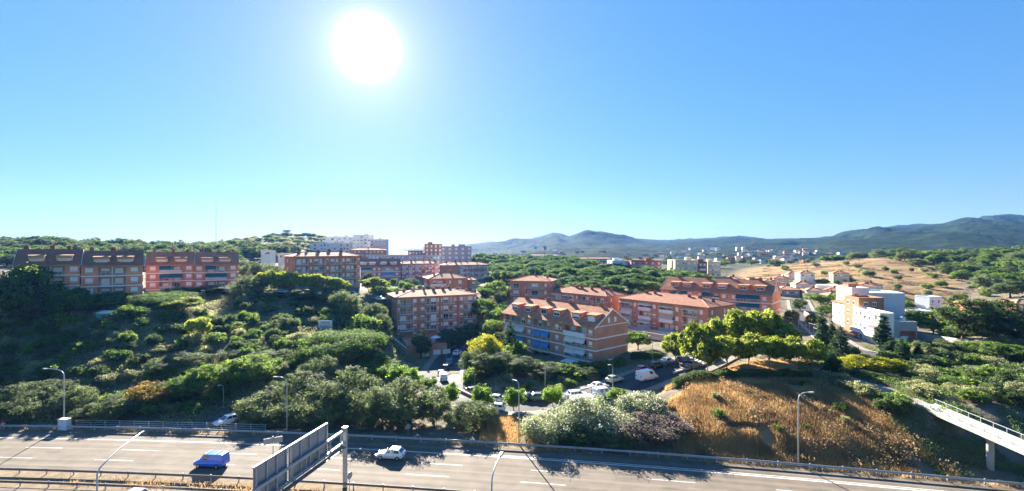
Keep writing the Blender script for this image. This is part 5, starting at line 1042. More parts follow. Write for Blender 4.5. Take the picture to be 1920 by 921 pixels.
# --- scattered shrubs on the slopes
def scatter(n, pxr, dr, kinds, wr, hr, label, group, seed, excl=None, cat='bush', nm='shrub'):
    g = random.Random(seed); pts = []; tries = 0
    while len(pts) < n and tries < n * 40:
        tries += 1; px = g.uniform(*pxr); d = math.exp(g.uniform(math.log(dr[0]), math.log(dr[1]))); X = PX(px, d); w_ = g.uniform(*wr)
        if excl and excl(px, d): continue
        if (float(E(X)) - d) > -8: continue
        if any((X - a) ** 2 + (d - c) ** 2 < ((w_ + e) * .36) ** 2 for a, c, e in pts): continue
        if any(np.hypot(P[:, 0] - X, P[:, 1] - d).min() < wd / 2 + sd + w_ * .45 for P, wd, sd in STREETS.values()): continue
        pts.append((X, d, w_)); k = g.choice(kinds); cr, tr, w0, h0 = PROTO[k]; z = hz(X, d); s = w_ / w0; h_ = g.uniform(*hr)
        r_ = ob({'pine': 'pine_tree', 'dark': 'evergreen_tree', 'broad': 'broadleaf_tree', 'olive': 'olive_tree', 'plane': 'broadleaf_tree'}.get(k, nm), None, None, (X, d, z - .1), g.uniform(0, 6.28), (s, s, h_ / h0), label=(label if isinstance(label, str) else '%s %s bush %s' % where(k, w_, px, d, label)), category=cat, group=group)
        ob('trunk', tr[len(pts) % len(tr)], r_); ob('crown', cr[len(pts) % len(cr)], r_)
scatter(130, (-40, 470), (88, 134), ('shrub', 'gshrub', 'dshrub', 'gshrub'), (2.6, 5.6), (1.4, 3.0), [(3.4,), (96, 'low on the left hillside just above the guard rail'), (110, 'halfway up the shaded left hillside'), (999, 'high on the left hillside below the hilltop row')], 'shrubs on the left hillside', 3, nm='hillside_shrub')
scatter(95, (440, 735), (104, 172), ('shrub', 'gshrub', 'dshrub', 'gshrub'), (2.8, 6.0), (1.6, 3.2), [(3.8,), (122, 'below the white hillside billboard'), (145, 'around the white hillside billboard'), (999, 'above the white hillside billboard')], 'shrubs on the middle hillside', 4, lambda p, d: 570 < p < 650 and 112 < d < 137, nm='hillside_bush')
scatter(78, (1530, 1960), (66, 122), ('dshrub', 'shrub', 'dshrub', 'gshrub'), (2.6, 5.6), (1.4, 3.2), [(4.0,), (78, 'on the right slope beside the highway verge'), (96, 'halfway up the right slope'), (999, 'at the top of the right slope')], 'shrubs on the right slope', 5, lambda p, d: (1560 < p < 1760 and abs(d - (94 - (p - 1560) * .1)) < 3.2) or (p > 1700 and d < 79) or p < 1545 + max(0, 89 - d) * 9.5 or (1570 < p < 1715 and 86 < d < 106), nm='slope_shrub')
scatter(9, (1300, 1600), (70, 88), ('shrub', 'gshrub', 'shrub'), (1.2, 2.6), (.6, 1.4), [(1.9,), (77, 'on the foot of the dry bank above the highway'), (999, 'on the upper dry bank below the hedge')], 'shrubs on the dry bank', 16)
scatter(26, (860, 1120), (101, 116), ('shrub', 'gshrub'), (1.8, 3.2), (1.0, 1.9), [(2.5,), (108, 'on the street side of the mound'), (999, 'on top of the mound below the gabled block')], 'shrubs on the street mound', 6)
scatter(72, (1430, 1850), (215, 420), ('shrub', 'dark', 'shrub', 'gshrub'), (3, 7), (2.0, 4.0), [(5,), (280, 'on the lower golden dry field'), (340, 'in the middle of the golden dry field'), (999, 'near the top of the golden dry field')], 'bushes on the dry field', 8, nm='field_bush')
scatter(46, (690, 960), (172, 255), ('gshrub', 'broad', 'olive', 'dark', 'gshrub'), (3.5, 7.5), (2.5, 5.0), [(5.5,), (200, 'just behind the central brick block'), (999, 'at the foot of the hill row blocks')], 'greenery between the hill blocks', 9, lambda p, d: any(o.name.startswith('apartment') and False for o in ()) )
# --- woods of trees one can tell apart
def wood(rows, step, kinds, wr, hr, label, group, seed, name='pine_tree'):
    g = random.Random(seed); c = 0
    for d, a, b in rows:
        X0, X1 = PX(a, d), PX(b, d); n = max(1, int((X1 - X0) / step))
        for i in range(n):
            X = X0 + (i + .5 + g.uniform(-.35, .35)) * (X1 - X0) / n; dd = d + g.uniform(-3.2, 3.2); k = g.choice(kinds); cr, tr, w0, h0 = PROTO[k]; w_ = g.uniform(*wr); z = gz2(X, dd); c += 1
            r_ = ob(name, None, None, (X, dd, z - .1), g.uniform(0, 6.28), (w_ / w0, w_ / w0, g.uniform(*hr) / h0), label=(label if isinstance(label, str) else '%s %s tree %s' % where(k, w_, 0, d, label)), category='tree', group=group); ob('trunk', tr[c % len(tr)], r_); ob('crown', cr[g.randrange(len(cr))], r_)
wood([(196, 1040, 1330), (203, 1048, 1345), (210, 1025, 1350), (218, 1060, 1350), (226, 930, 1345), (235, 925, 1340), (245, 920, 1330), (255, 925, 1325), (266, 925, 1290), (278, 890, 1250), (291, 885, 1180), (305, 885, 1148), (320, 885, 1148), (338, 885, 1130), (358, 890, 1110), (380, 895, 1080)], 8.2, ('pine',), (8.0, 11.5), (6.2, 9.2), [(9.6,), (207, 'at the front edge of the pine wood'), (240, 'in the front half of the pine wood'), (300, 'in the back half of the pine wood'), (999, 'at the far edge of the pine wood')], 'pines in the wood behind the brick blocks', 11)
wood([(240, -30, 430), (262, -30, 436), (285, -30, 440), (308, -40, 520), (330, -40, 545), (350, -40, 560), (372, -40, 480)], 7.0, ('olive', 'dark', 'broad', 'olive'), (8, 13), (5.5, 9), [(10.5,), (270, 'just behind the left hilltop row'), (320, 'in the middle of the left skyline wood'), (999, 'on the crest of the left skyline')], 'trees of the left skyline wood', 12, 'skyline_tree')
wood([(400, 455, 590), (430, 380, 600), (455, 400, 620), (480, 430, 640)], 8, ('olive', 'shrub', 'gshrub', 'shrub'), (6, 12), (2.5, 5), [(8,), (440, 'on the slope of the umbrella pine hill'), (999, 'on the crest of the umbrella pine hill')], 'scrub trees on the umbrella pine hill', 15, 'scrub_tree')
wood([(235, 1885, 1965), (262, 1830, 1965), (290, 1795, 1965), (312, 1775, 1965), (335, 1752, 1965), (358, 1715, 1965), (382, 1690, 1965), (405, 1680, 1965), (430, 1640, 1970), (462, 1590, 1980), (500, 1540, 1980)], 8.5, ('olive', 'dark', 'broad', 'pine', 'broad'), (9, 14), (5.5, 9), [(11.5,), (300, 'at the right edge of the dry field'), (400, 'in the wood right of the dry field'), (999, 'at the top of the wood behind the dry field')], 'trees of the wood behind the dry field', 13, 'woodland_tree')
wood([(420, 1330, 1480), (470, 1160, 1480), (520, 900, 1500), (580, 900, 1540), (660, 900, 1580), (780, 900, 1640), (920, 900, 1700)], 27, ('olive', 'dark', 'broad'), (8, 14), (4, 6.5), [(16,), (540, 'between the pine wood and the far village'), (760, 'among the far village houses'), (1999, 'beyond the far village at the mountain foot')], 'far trees around the village', 14, 'far_tree')
# --- grass, undergrowth
def ground_cloud(n, pxr, dr, test, seed):
    g = np.random.default_rng(seed); px = g.uniform(*pxr, n); d = np.sqrt(g.uniform(dr[0] ** 2, dr[1] ** 2, n)); X = PX(px, d); o = (E(X) - d); k = (o < -4.8) & test(px, d, X)
    for P, wd, sd in STREETS.values():
        for p in P[::2]: k &= np.hypot(X - p[0], d - p[1]) > wd / 2 + sd + 0.8
    X, d = X[k], d[k]; return X, d, H(X, d), g
def blades(name, X, Y, Z, g, h0, h1, wd, mat, label, tone=None):
    n = len(X); a = g.uniform(0, 6.283, n); h = g.uniform(h0, h1, n); lean = g.normal(size=(n, 2)) * .3; dx, dy = np.cos(a) * wd, np.sin(a) * wd
    V = np.stack([np.stack([X - dx, Y - dy, Z - .15], -1), np.stack([X + dx, Y + dy, Z - .15], -1), np.stack([X + lean[:, 0] * h, Y + lean[:, 1] * h, Z + h], -1)], 1).reshape(-1, 3)
    me = bpy.data.meshes.new(name); me.vertices.add(n * 3); me.vertices.foreach_set('co', V.astype(np.float32).ravel()); me.loops.add(n * 3); me.loops.foreach_set('vertex_index', np.arange(n * 3, dtype=np.int32)); me.polygons.add(n); me.polygons.foreach_set('loop_start', np.arange(0, n * 3, 3, dtype=np.int32)); me.update(calc_edges=True)
    at = me.attributes.new('tone', 'FLOAT', 'FACE'); at.data.foreach_set('value', np.clip(tone if tone is not None else g.uniform(0, 1, n), 0, 1).astype(np.float32)); me.materials.append(K[mat]); ob(name, me, kind='stuff', label=label, category='grass')
X, Y, Z, g = ground_cloud(260000, (1225, 1800), (58, 93), lambda px, d, X: (vnoise(X / 3, d / 3, 20) > 0.22) & (px < 1530 + (89 - d) * 9.5 + 50 * vnoise(X / 4, d / 4, 28)) & (px > 1235 + 70 * vnoise(X / 3, d / 3, 27)), 21)
blades('dry_grass', X, Y, Z, g, .25, .85, .05, 'l_grass', 'golden brown dry grass on the bank above the highway', .75 * vnoise(X / 2.2, Y / 2.2, 22) + g.uniform(-.15, .3, len(X)))
X, Y, Z, g = ground_cloud(55000, (1225, 1800), (58, 93), lambda px, d, X: (vnoise(X / 2.6, d / 2.6, 52) > 0.5) & (px > 1235 + 70 * vnoise(X / 3, d / 3, 27)) & (px < 1540 + (89 - d) * 9.5 + 60 * vnoise(X / 4, d / 4, 28)), 53)
LATE = (X, Y, Z, g)
X, Y, Z, g = ground_cloud(26000, (900, 1010), (74, 92), lambda px, d, X: vnoise(X / 2, d / 2, 23) > .2, 24)
blades('dry_grass', X, Y, Z, g, .2, .6, .05, 'l_grass', 'dry orange grass below the street left of the oleanders')
X, Y, Z, g = ground_cloud(50000, (1240, 1560), (91, 108), lambda px, d, X: vnoise(X / 2, d / 2, 25) > .3, 26)
blades('dry_grass', X, Y, Z, g, .06, .22, .05, 'l_grass', 'short straw-coloured grass under the park trees')
def leafy(name, X, Y, Z, g, mat, label, size, hh):
    n = len(X); nz = vnoise(X / 3.2, Y / 3.2, 31); P = np.stack([X, Y, Z + g.uniform(0, 1, n) ** 1.2 * hh * (0.3 + nz)], -1); N = np.tile([0, -.2, 1.0], (n, 1)); me = leaf_mesh(name, P, N, size, .15 + .6 * vnoise(X / 1.7, Y / 1.7, 32) + g.normal(size=n) * .1, mat, jit=.8); ob(name, me, kind='stuff', label=label, category='undergrowth')
leafy('dry_brush', *LATE, 'l_drybush', 'rough brown dry brush tangled over the bank above the highway', .16, 1.2)
X, Y, Z, g = ground_cloud(230000, (-60, 740), (84, 176), lambda px, d, X: (vnoise(X / 5, d / 5, 40) > .27) & ((px > 300) | (d < 138)), 41)
leafy('undergrowth', X, Y, Z, g, 'l_scrub', 'tangled grey-brown undergrowth covering the left hillside', .17, 1.1)
X, Y, Z, g = ground_cloud(120000, (1480, 1990), (58, 125), lambda px, d, X: (vnoise(X / 4, d / 4, 42) > .3) & (px > 1525 + (89 - np.minimum(d, 92)) * 9.5), 43)
leafy('undergrowth', X, Y, Z, g, 'l_weed', 'green weeds and creepers covering the right slope', .15, .8)
X, Y, Z, g = ground_cloud(46000, (850, 1260), (82, 118), lambda px, d, X: (vnoise(X / 4, d / 4, 44) > .35) & (np.abs(px - 1055) < 120 + 160 * vnoise(X / 5, d / 5, 48)) & (d > 96 + 6 * vnoise(X / 3, d / 3, 49)), 45)
leafy('undergrowth', X, Y, Z, g, 'l_scrub', 'dark low undergrowth on the mound above the street', .13, .6)
X, Y, Z, g = ground_cloud(60000, (690, 960), (118, 200), lambda px, d, X: vnoise(X / 4, d / 4, 46) > .4, 47)
leafy('undergrowth', X, Y, Z, g, 'l_scrub', 'mixed undergrowth around the central brick blocks', .18, .9)
X, Y, Z, g = ground_cloud(150000, (1430, 1850), (222, 430), lambda px, d, X: (np.sin(d / 4.2 + 3.5 * vnoise(X / 40, d / 40, 80)) > .72) & (vnoise(X / 9, d / 5, 81) > .42), 82)
leafy('field_scrub', X, Y, Z, g, 'l_drybush', 'brown scrub growing in lines along the terraces of the dry field', .30, .8)
for sd_, (o0, o1, x0, x1, n) in enumerate(((12.2, 14.6, -60, 45, 5200), (-4.5, -3.4, -90, 70, 5000))):
    g = np.random.default_rng(60 + sd_); xs = g.uniform(x0, x1, n); os_ = g.uniform(o0, o1, n); k = vnoise(xs / 3, os_, 61) > .5; xs, os_ = xs[k], os_[k]; pts = np.array([HW(a, c) for a, c in zip(xs, os_)])
    blades('dry_grass', pts[:, 0], pts[:, 1], pts[:, 2] + .1, g, .15, .6, .04, 'l_grass', ('straw-coloured weeds on the median strip', 'dry weeds along the far guard rail')[sd_])
# clipped hedge along the top of the bank
def hedge(label, pix, d0, d1, hgt, wid, mat, n):
    a = np.array(G(pix[0], d0)); b = np.array(G(pix[1], d1)); L = np.linalg.norm(b - a); t = npr.random(n); u = npr.uniform(-1, 1, (n, 2)); s = np.abs(u).max(1); u = u / np.maximum(s, .01)[:, None] * (1 - .25 * npr.random(n) ** 2)[:, None]
    dirv = (b - a)[:2] / np.linalg.norm((b - a)[:2]); nv = np.array([-dirv[1], dirv[0]]); c = a[None] + (b - a)[None] * t[:, None]; lump = (vnoise(t * L / 1.3, t * 0, 71) - .5) * .5
    P = np.stack([c[:, 0] + nv[0] * u[:, 0] * wid / 2, c[:, 1] + nv[1] * u[:, 0] * wid / 2, H(c[:, 0], c[:, 1]) + hgt * (.5 + .5 * u[:, 1]) * (1 + lump)], -1); N = np.stack([nv[0] * u[:, 0], nv[1] * u[:, 0], u[:, 1] + .3], -1)
    r_ = ob('hedge', None, None, (0, 0, 0), label=label, category='hedge'); ob('foliage', leaf_mesh('foliage', P, N, .12, .2 + .5 * vnoise(t * L / .8, u[:, 1] * 2, 72) + npr.normal(size=n) * .1, mat), r_)
hedge('clipped dark green hedge along the top of the dry bank', (1262, 1520), 91.5, 90.5, 1.5, 1.7, 'l_dark', 26000)
hedge('garden hedge along the street side of the gabled block', (1000, 1172), 112, 116, 1.6, 1.6, 'l_broad', 16000)
hedge('dark hedge beside the parking area behind the red car', (1183, 1240), 121, 118, 1.4, 2.5, 'l_dark', 12000)
# ------------------------------------------------------------------ vehicles
CARS = {  # half width, stations of the lower body (x, z bottom, z top), greenhouse: bottom x0 x1 (rear, front), roof x0 x1, belt z, roof z; wheel x's, wheel r
 'hatch': (.88, [(-2.0, .42, .80), (-1.92, .30, .95), (-1.2, .24, .97), (0, .22, .95), (1.0, .22, .93), (1.35, .24, .88), (1.85, .28, .74), (2.05, .36, .62)], (-1.95, 1.02, -1.38, .08, .92, 1.45), (-1.25, 1.28), .32),
 'estate': (.90, [(-2.3, .42, .82), (-2.22, .30, .97), (-1.3, .24, .98), (0, .22, .96), (1.1, .22, .94), (1.5, .24, .88), (2.05, .28, .74), (2.28, .36, .62)], (-2.18, 1.22, -1.80, .40, .94, 1.50), (-1.4, 1.42), .33),
 'sedan': (.89, [(-2.25, .42, .78), (-2.15, .30, .95), (-1.5, .24, .99), (0, .22, .94), (1.1, .22, .92), (1.5, .24, .86), (2.05, .28, .72), (2.25, .36, .60)], (-1.60, 1.20, -.80, .35, .93, 1.43), (-1.38, 1.38), .32),
 'van': (.92, [(-2.15, .42, .95), (-2.12, .32, 1.05), (-1.3, .26, 1.08), (0, .24, 1.08), (1.2, .24, 1.06), (1.55, .26, .98), (2.0, .30, .84), (2.18, .38, .70)], (-2.12, 1.42, -2.04, .72, 1.05, 1.84), (-1.35, 1.38), .32),
 'bigvan': (1.0, [(-2.6, .42, 1.2), (-2.58, .34, 1.25), (-1.6, .28, 1.28), (0, .26, 1.28), (1.6, .26, 1.24), (1.95, .28, 1.1), (2.4, .32, .92), (2.6, .40, .75)], (-2.58, 1.80, -2.54, 1.05, 1.24, 2.2), (-1.6, 1.7), .34),
}
def car(kind, paint, label, pos, head, roof_rack=False, panel=False, logo=False, group=None):
    hw, st, (gx0, gx1, rx0, rx1, zb, zr), wx, wr = CARS[kind]; pm = K['car_' + paint]
    root = ob('parked_car' if group else 'car', None, None, pos, head, label=label, category='van' if 'van' in kind else 'car', group=group)
    mb = MB(); n = len(st); prof = ((-1, .12), (-1, .62), (-.965, .88), (-.86, 1.0), (.86, 1.0), (.965, .88), (1, .62), (1, .12), (.9, 0), (-.9, 0))
    for i, (x, z0, z1) in enumerate(st):
        tap = .86 if i in (0, n - 1) else (.95 if i in (1, n - 2) else 1.0)
        for a, t in prof: mb.v.append((x, a * hw * tap, z0 + (z1 - z0) * t))
    m = len(prof)
    for i in range(n - 1):
        for j in range(m): mb.f.append((i * m + j, (i + 1) * m + j, (i + 1) * m + (j + 1) % m, i * m + (j + 1) % m)); mb.m.append(0)
    mb.f.append(tuple(range(m))); mb.f.append(tuple(range((n - 1) * m, n * m))[::-1]); mb.m += [0, 0]
    body = mb.build('body', pm, root, True)
    bw, rw = hw * .93, hw * (.74 if 'van' not in kind else .84); B = [(gx0, -bw, zb - .06), (gx1, -bw, zb - .10), (gx1, bw, zb - .10), (gx0, bw, zb - .06)]; T = [(rx0, -rw, zr), (rx1, -rw, zr), (rx1, rw, zr), (rx0, rw, zr)]
    cb = MB(); cb.hexa(B + T); cx = (rx0 + rx1) / 2; T2 = [(rx0 + .12, -rw * .85, zr + .05), (rx1 - .15, -rw * .85, zr + .05), (rx1 - .15, rw * .85, zr + .05), (rx0 + .12, rw * .85, zr + .05)]; cb.hexa([(x, y, z + .001) for x, y, z in T] + T2)
    cb.build('cabin', pm, root)
    B, T = [Vector(p) for p in B], [Vector(p) for p in T]
    def glass(name, a, b_, c, d_, u0, u1, v0, v1):     # quad on face a b (bottom) c d (top), pushed out 8 mm
        f = lambda u, v: (a.lerp(b_, u)).lerp(d_.lerp(c, u), v); p = [f(u0, v0), f(u1, v0), f(u1, v1), f(u0, v1)]; nn = (p[1] - p[0]).cross(p[3] - p[0]).normalized() * .008
        q = MB(); q.hexa([x + nn * 0 for x in p] + [x + nn for x in p]); q.build(name, K['glass'], root)
    glass('windscreen', B[1], B[2], T[2], T[1], .06, .94, .22, .93)
    if not panel: glass('rear_window', B[3], B[0], T[0], T[3], .08, .92, .30, .90)
    for sg in (0, 1):
        a, b_, c, d_ = (B[0], B[1], T[1], T[0]) if sg == 0 else (B[2], B[3], T[3], T[2])
        rngs = ((.05, .30), (.33, .60), (.63, .90)) if kind in ('estate', 'van', 'bigvan') else ((.10, .45), (.49, .86))
        if panel: rngs = ((.64, .88),)
        for u0, u1 in rngs:
            if sg: u0, u1 = 1 - u1, 1 - u0
            glass('side_window', a, b_, c, d_, u0, u1, .25, .88)
    wm = cached(('wheel', wr), lambda: MB().tube([(0, -.10, 0), (0, -.09, 0), (0, .09, 0), (0, .10, 0)], [wr * .86, wr, wr, wr * .86], 14).mesh('wheel', K['tyre'])); rm = cached(('rim', wr), lambda: MB().tube([(0, -.108, 0), (0, .108, 0)], wr * .62, 10).mesh('rim', K['rim']))
    for x in wx:
        for y in (-hw + .08, hw - .08): o = ob('wheel', wm, root, (x, y, wr)); ob('rim', rm, o)
    xf, xr = st[-1][0], st[0][0]
    for y in (-hw * .66, hw * .66):
        MB().box(xf - .22, xf - .01, y - .17, y + .17, st[-1][2] - .06, st[-1][2] + .08).build('headlight', K['lamp_clear'], root)
        MB().box(xr - .012, xr + .12, y - .12, y + .12, st[0][2] - .14, st[0][2] + (.02 if 'van' not in kind else .1)).build('tail_light', K['lamp_red'], root)
        MB().hexa([(gx1 - .25, y * 1.5, zb), (gx1 - .1, y * 1.5, zb), (gx1 - .1, y * 1.72, zb), (gx1 - .25, y * 1.72, zb), (gx1 - .25, y * 1.5, zb + .14), (gx1 - .12, y * 1.5, zb + .14), (gx1 - .12, y * 1.72, zb + .14), (gx1 - .25, y * 1.72, zb + .14)]).build('mirror', pm, root)
    MB().box(xf - .05, xf + .02, -hw * .7, hw * .7, st[-1][1] + .02, st[-1][1] + .12).build('bumper', K['black_plastic'], root)
    MB().box(xr - .02, xr + .03, -.26, .26, st[0][1] + .1, st[0][1] + .21).build('number_plate', K['plate'], root)
    if roof_rack:
        for x in (rx0 + .3, rx0 + 1.0, rx1 - .3): MB().box(x - .03, x + .03, -rw * .95, rw * .95, zr + .08, zr + .13).box(x - .03, x + .03, -rw * .95, -rw * .9, zr - .02, zr + .079).box(x - .03, x + .03, rw * .9, rw * .95, zr - .02, zr + .079).build('roof_bar', K['steel'], root)
    if logo:   # round blue badge on both sides
        for y in (-bw * .97 - .02, bw * .97 + .02): MB().tube([(-.9, y - .012, 1.45), (-.9, y + .012, 1.45)], .42, 14).build('logo', K['car_blue'], root)
    return root
def road_head(X): return math.atan(float(Es(X)))
def hcar(kind, paint, label, px, py, rev=True, **k):
    d = F * CZ / (py - HZ); X = PX(px, d); return car(kind, paint, label, (X, d, .03), road_head(X) + (math.pi if rev else 0), **k)
hcar('van', 'blue', 'bright blue panel van with roof bars driving on the highway', 397, 874, roof_rack=True, panel=True)
hcar('hatch', 'white', 'white hatchback driving on the highway', 733, 859)
hcar('hatch', 'white', 'white car roof just visible at the bottom edge of the photo', 262, 943, rev=False)
def scar(kind, paint, label, px, py, ang, off=0.0, **k):
    p = cast(px, py); P = np.vstack([s[0] for s in STREETS.values()]); 
    best = None
    for nm, (Q, wd, sd) in STREETS.items():
        i = int(np.argmin(np.hypot(Q[:, 0] - p[0], Q[:, 1] - p[1]))); dd = math.hypot(Q[i, 0] - p[0], Q[i, 1] - p[1])
        if best is None or dd < best[0]: best = (dd, Q, i, wd)
    dd, Q, i, wd = best; z = p[2] + .1
    if dd < wd / 2 + 1.2: z = Q[i, 2] + .03
    t = Q[min(i + 1, len(Q) - 1)] - Q[max(i - 1, 0)]; hd = math.atan2(t[1], t[0]) if ang is None else R(ang)
    if ang is not None and ang == 999: hd = math.atan2(t[1], t[0]) + math.pi
    return car(kind, paint, label, (p[0], p[1], z), hd, group='cars parked along the street', **k)
for a in [('hatch', 'white', 'white car on the side road behind the highway railing', 425, 797, None),
          ('hatch', 'white', 'white hatchback parked below the third street tree', 928, 773, None),
          ('sedan', 'black', 'dark car parked under the pavement curve left of the third street tree', 886, 741, 999),
          ('hatch', 'silver', 'silver car half hidden behind the third street tree', 925, 755, None),
          ('sedan', 'black', 'black car parked behind the street lamp and tree', 992, 752, 999),
          ('estate', 'white', 'white estate car parked left of the delivery van', 1083, 747, 999),
          ('sedan', 'white', 'white saloon parked beyond the white estate', 1122, 731, 999),
          ('van', 'white', 'white delivery van with a round blue logo', 1131, 745, 999),
          ('hatch', 'beige', 'beige old hatchback parked by the street lamp', 1153, 719, 999),
          ('hatch', 'red', 'red car parked by the dark hedge', 1207, 699, 999),
          ('hatch', 'black', 'black car parked beyond the red one', 1232, 691, 999),
          ('bigvan', 'white', 'white pickup van parked opposite the red car', 1213, 715, 999),
          ('estate', 'navy', 'navy blue car in the car park by the plane trees', 1284, 682, 30),
          ('sedan', 'grey', 'grey car parked next to the navy one', 1300, 690, 30),
          ('bigvan', 'white', 'tall white van under the park trees', 1322, 672, 20),
          ('estate', 'bluegrey', 'blue-grey car at the head of the row by the zebra crossing', 843, 684, None),
          ('hatch', 'black', 'dark car second in the row by the zebra crossing', 836, 694, None),
          ('hatch', 'grey', 'grey car third in the row by the zebra crossing', 827, 704, None),
          ('van', 'white', 'white van last in the row by the zebra crossing', 831, 717, None),
          ('hatch', 'grey', 'grey hatchback parked between the two middle street trees', 1012, 752, 999),
          ('hatch', 'silver', 'small silver car parked left of the white estate', 1052, 750, 999),
          ('sedan', 'bluegrey', 'blue-grey saloon parked beyond the black car by the crossing', 1252, 683, 999),
          ('hatch', 'white', 'small white hatchback parked at the far end by the terrace garages', 858, 666, None),
          ('sedan', 'navy', 'dark car parked in the shade below the central block', 866, 659, None),
          ('hatch', 'silver', 'silver car parked on the hillside road, left of the pair', 506, 552, 20),
          ('estate', 'white', 'white car parked on the hillside road, right of the pair', 531, 551, 15),
          ('hatch', 'bluegrey', 'blue-grey car parked on the hillside road near the row end', 664, 556, -20),
          ('hatch', 'white', 'white car parked on the hillside road beside the central block roof', 714, 565, -25)]:
    scar(*a, panel=(a[1] == 'white' and 'van' in a[0]), logo='logo' in a[2])
# box trailer van behind the oleanders
p = cast(1088, 768); bt = ob('box_van', None, None, (p[0], p[1], p[2] + .1), R(-158), label='plain white box van behind the oleander bushes', category='van')
MB().box(-2.6, 1.2, -.95, .95, .7, 2.35).build('box', K['car_white'], bt); MB().hexa([(1.25, -.95, .4), (2.75, -.9, .4), (2.75, .9, .4), (1.25, .95, .4), (1.25, -.9, 2.1), (1.95, -.8, 2.1), (1.95, .8, 2.1), (1.25, .9, 2.1)]).build('cab', K['car_white'], bt)
MB().box(-2.5, 1.24, -.5, .5, .5, .74).build('chassis', K['black_plastic'], bt)
for x in (-1.7, 2.0):
    for y in (-.88, .88): ob('wheel', MB().tube([(0, -.11, 0), (0, .11, 0)], .38, 12).mesh('wheel', K['tyre']), bt, (x, y, .38))
MB().hexa([(2.755, -.7, 1.15), (2.76, -.7, 1.15), (2.76, .7, 1.15), (2.755, .7, 1.15), (2.02, -.66, 1.95), (2.03, -.66, 1.96), (2.03, .66, 1.96), (2.02, .66, 1.95)]).build('windscreen', K['glass'], bt)
# ------------------------------------------------------------------ guard rails
post_m = MB().box(-.07, .07, -.05, .05, -.2, .82).box(-.05, .05, -.17, -.051, .45, .75).mesh('post', K['steel'])
def guard(label, o, xs, mat, step=4.0, double=False, z0=.03):
    r_ = ob('guard_rail', None, None, (0, 0, 0), label=label, category='guard rail')
    prof = ((0, .45), (-.07, .50), (-.07, .56), (0, .61), (-.07, .66), (-.07, .72), (0, .77), (.03, .77), (.03, .45))
    for sg in ((-1, 1) if double else (1,)):
        mb = MB(); m = len(prof)
        for x in xs:
            for a, z in prof: mb.v.append(HW(x, o + sg * (.2 - a), z + z0))
        for i in range(len(xs) - 1):
            for j in range(m): mb.f.append((i * m + j, (i + 1) * m + j, (i + 1) * m + (j + 1) % m, i * m + (j + 1) % m)); mb.m.append(0)
        mb.build('beam', mat, r_)
    for x in np.arange(xs[0] + 1, xs[-1], step): ob('post', post_m, r_, HW(x, o + .06, z0), road_head(x))
    return r_
XR = np.arange(-120, 105, 3.0)
guard('galvanised guard rail along the far edge of the highway', -3.6, XR, K['steel'])
guard('weathered guard rail on the far side of the median', 11.6, XR, K['rust_steel'], 4.0)
guard('weathered guard rail on the near side of the median', 14.9, XR, K['rust_steel'], 4.0)
# parapet railing along the left, above the side road
pr_ = ob('parapet_railing', None, None, (0, 0, 0), label='galvanised parapet railing behind the guard rail on the left', category='railing'); xp = np.arange(-76, -41, 2.6)
for z in (.35, .7, 1.05):
    MB().tube([HW(x, -5.3, z) for x in xp], .045, 6).build('rail', K['steel'], pr_)
for x in xp: ob('post', cached('ppost', lambda: MB().box(-.05, .05, -.05, .05, -.4, 1.1).mesh('post', K['steel'])), pr_, HW(x, -5.3, 0), road_head(x))
# ------------------------------------------------------------------ lamps
def lamp(name, label, X, Y, z, h, arm, rise=0.5, r=.11, curve=True, head=(.8, .28, .12), mat='steel'):
    """arm: (dx, dy) reach of the bracket"""
    r_ = ob(name, None, None, (X, Y, z), label=label, category='street lamp'); ax, ay = arm; pts = [(0, 0, -.4), (0, 0, h * .5), (0, 0, h - .9)]
    ln = math.hypot(ax, ay)
    if ln > .3: pts += [(ax * .06, ay * .06, h - .4), (ax * .22, ay * .22, h - .1), (ax * .5, ay * .5, h + rise * .2), (ax, ay, h + rise * .35)]
    else: pts += [(0, 0, h)]
    rs = [r, r * .85, r * .7] + [r * .6] * (len(pts) - 3); MB().tube(pts, rs, 8).build('pole', K[mat], r_, True)
    MB().box(-.22, .22, -.22, .22, -.4, .12).build('base', K['concrete'], r_)
    hx, hy, hz_ = pts[-1]; a = math.atan2(ay, ax) if ln > 0 else 0; l_, w_, t_ = head
    hd = MB(); hd.hexa([(-.1, -w_ * .3, -t_ * .6), (l_, -w_ / 2, -t_ * .6), (l_, w_ / 2, -t_ * .6), (-.1, w_ * .3, -t_ * .6), (-.1, -w_ * .25, t_ * .4), (l_ * .9, -w_ * .35, t_ * .4), (l_ * .9, w_ * .35, t_ * .4), (-.1, w_ * .25, t_ * .4)]); o = hd.build('lamp_head', K['concrete_pale'], r_, loc=(hx, hy, hz_), rz=a)
    MB().box(.08, l_ * .85, -w_ * .32, w_ * .32, -t_ * .6 - .03, -t_ * .6 - .002).build('lens', K['lamp_clear'], o); return r_
def hlamp(label, px, d, top, arm): X = PX(px, d); lamp('highway_lamp', label, X, d, 0, PZ(top, d) - .1, arm)
hlamp('tall highway lamp with long left arm beside the grey cabinet', 120, 82.2, 693, (-3.2, .3)); hlamp('tall highway lamp in front of the grey-green tree clump', 538, 79.3, 708, (-1.7, .2)); hlamp('tall highway lamp in front of the young street tree', 973, 74.6, 716, (-.5, .5)); hlamp('tall highway lamp on the dry bank', 1497, 67.6, 737, (1.5, .1))
lamp('highway_lamp', 'near highway lamp with long curved arm at the bottom left', PX(182, 47.5), 47.5, 0, 9.2, (-1.2, 7.0), 1.4); lamp('highway_lamp', 'near highway lamp with pale head in the lower centre', PX(922, 45.0), 45.0, 0, 9.6, (.7, 3.2), .9, head=(.9, .5, .2))
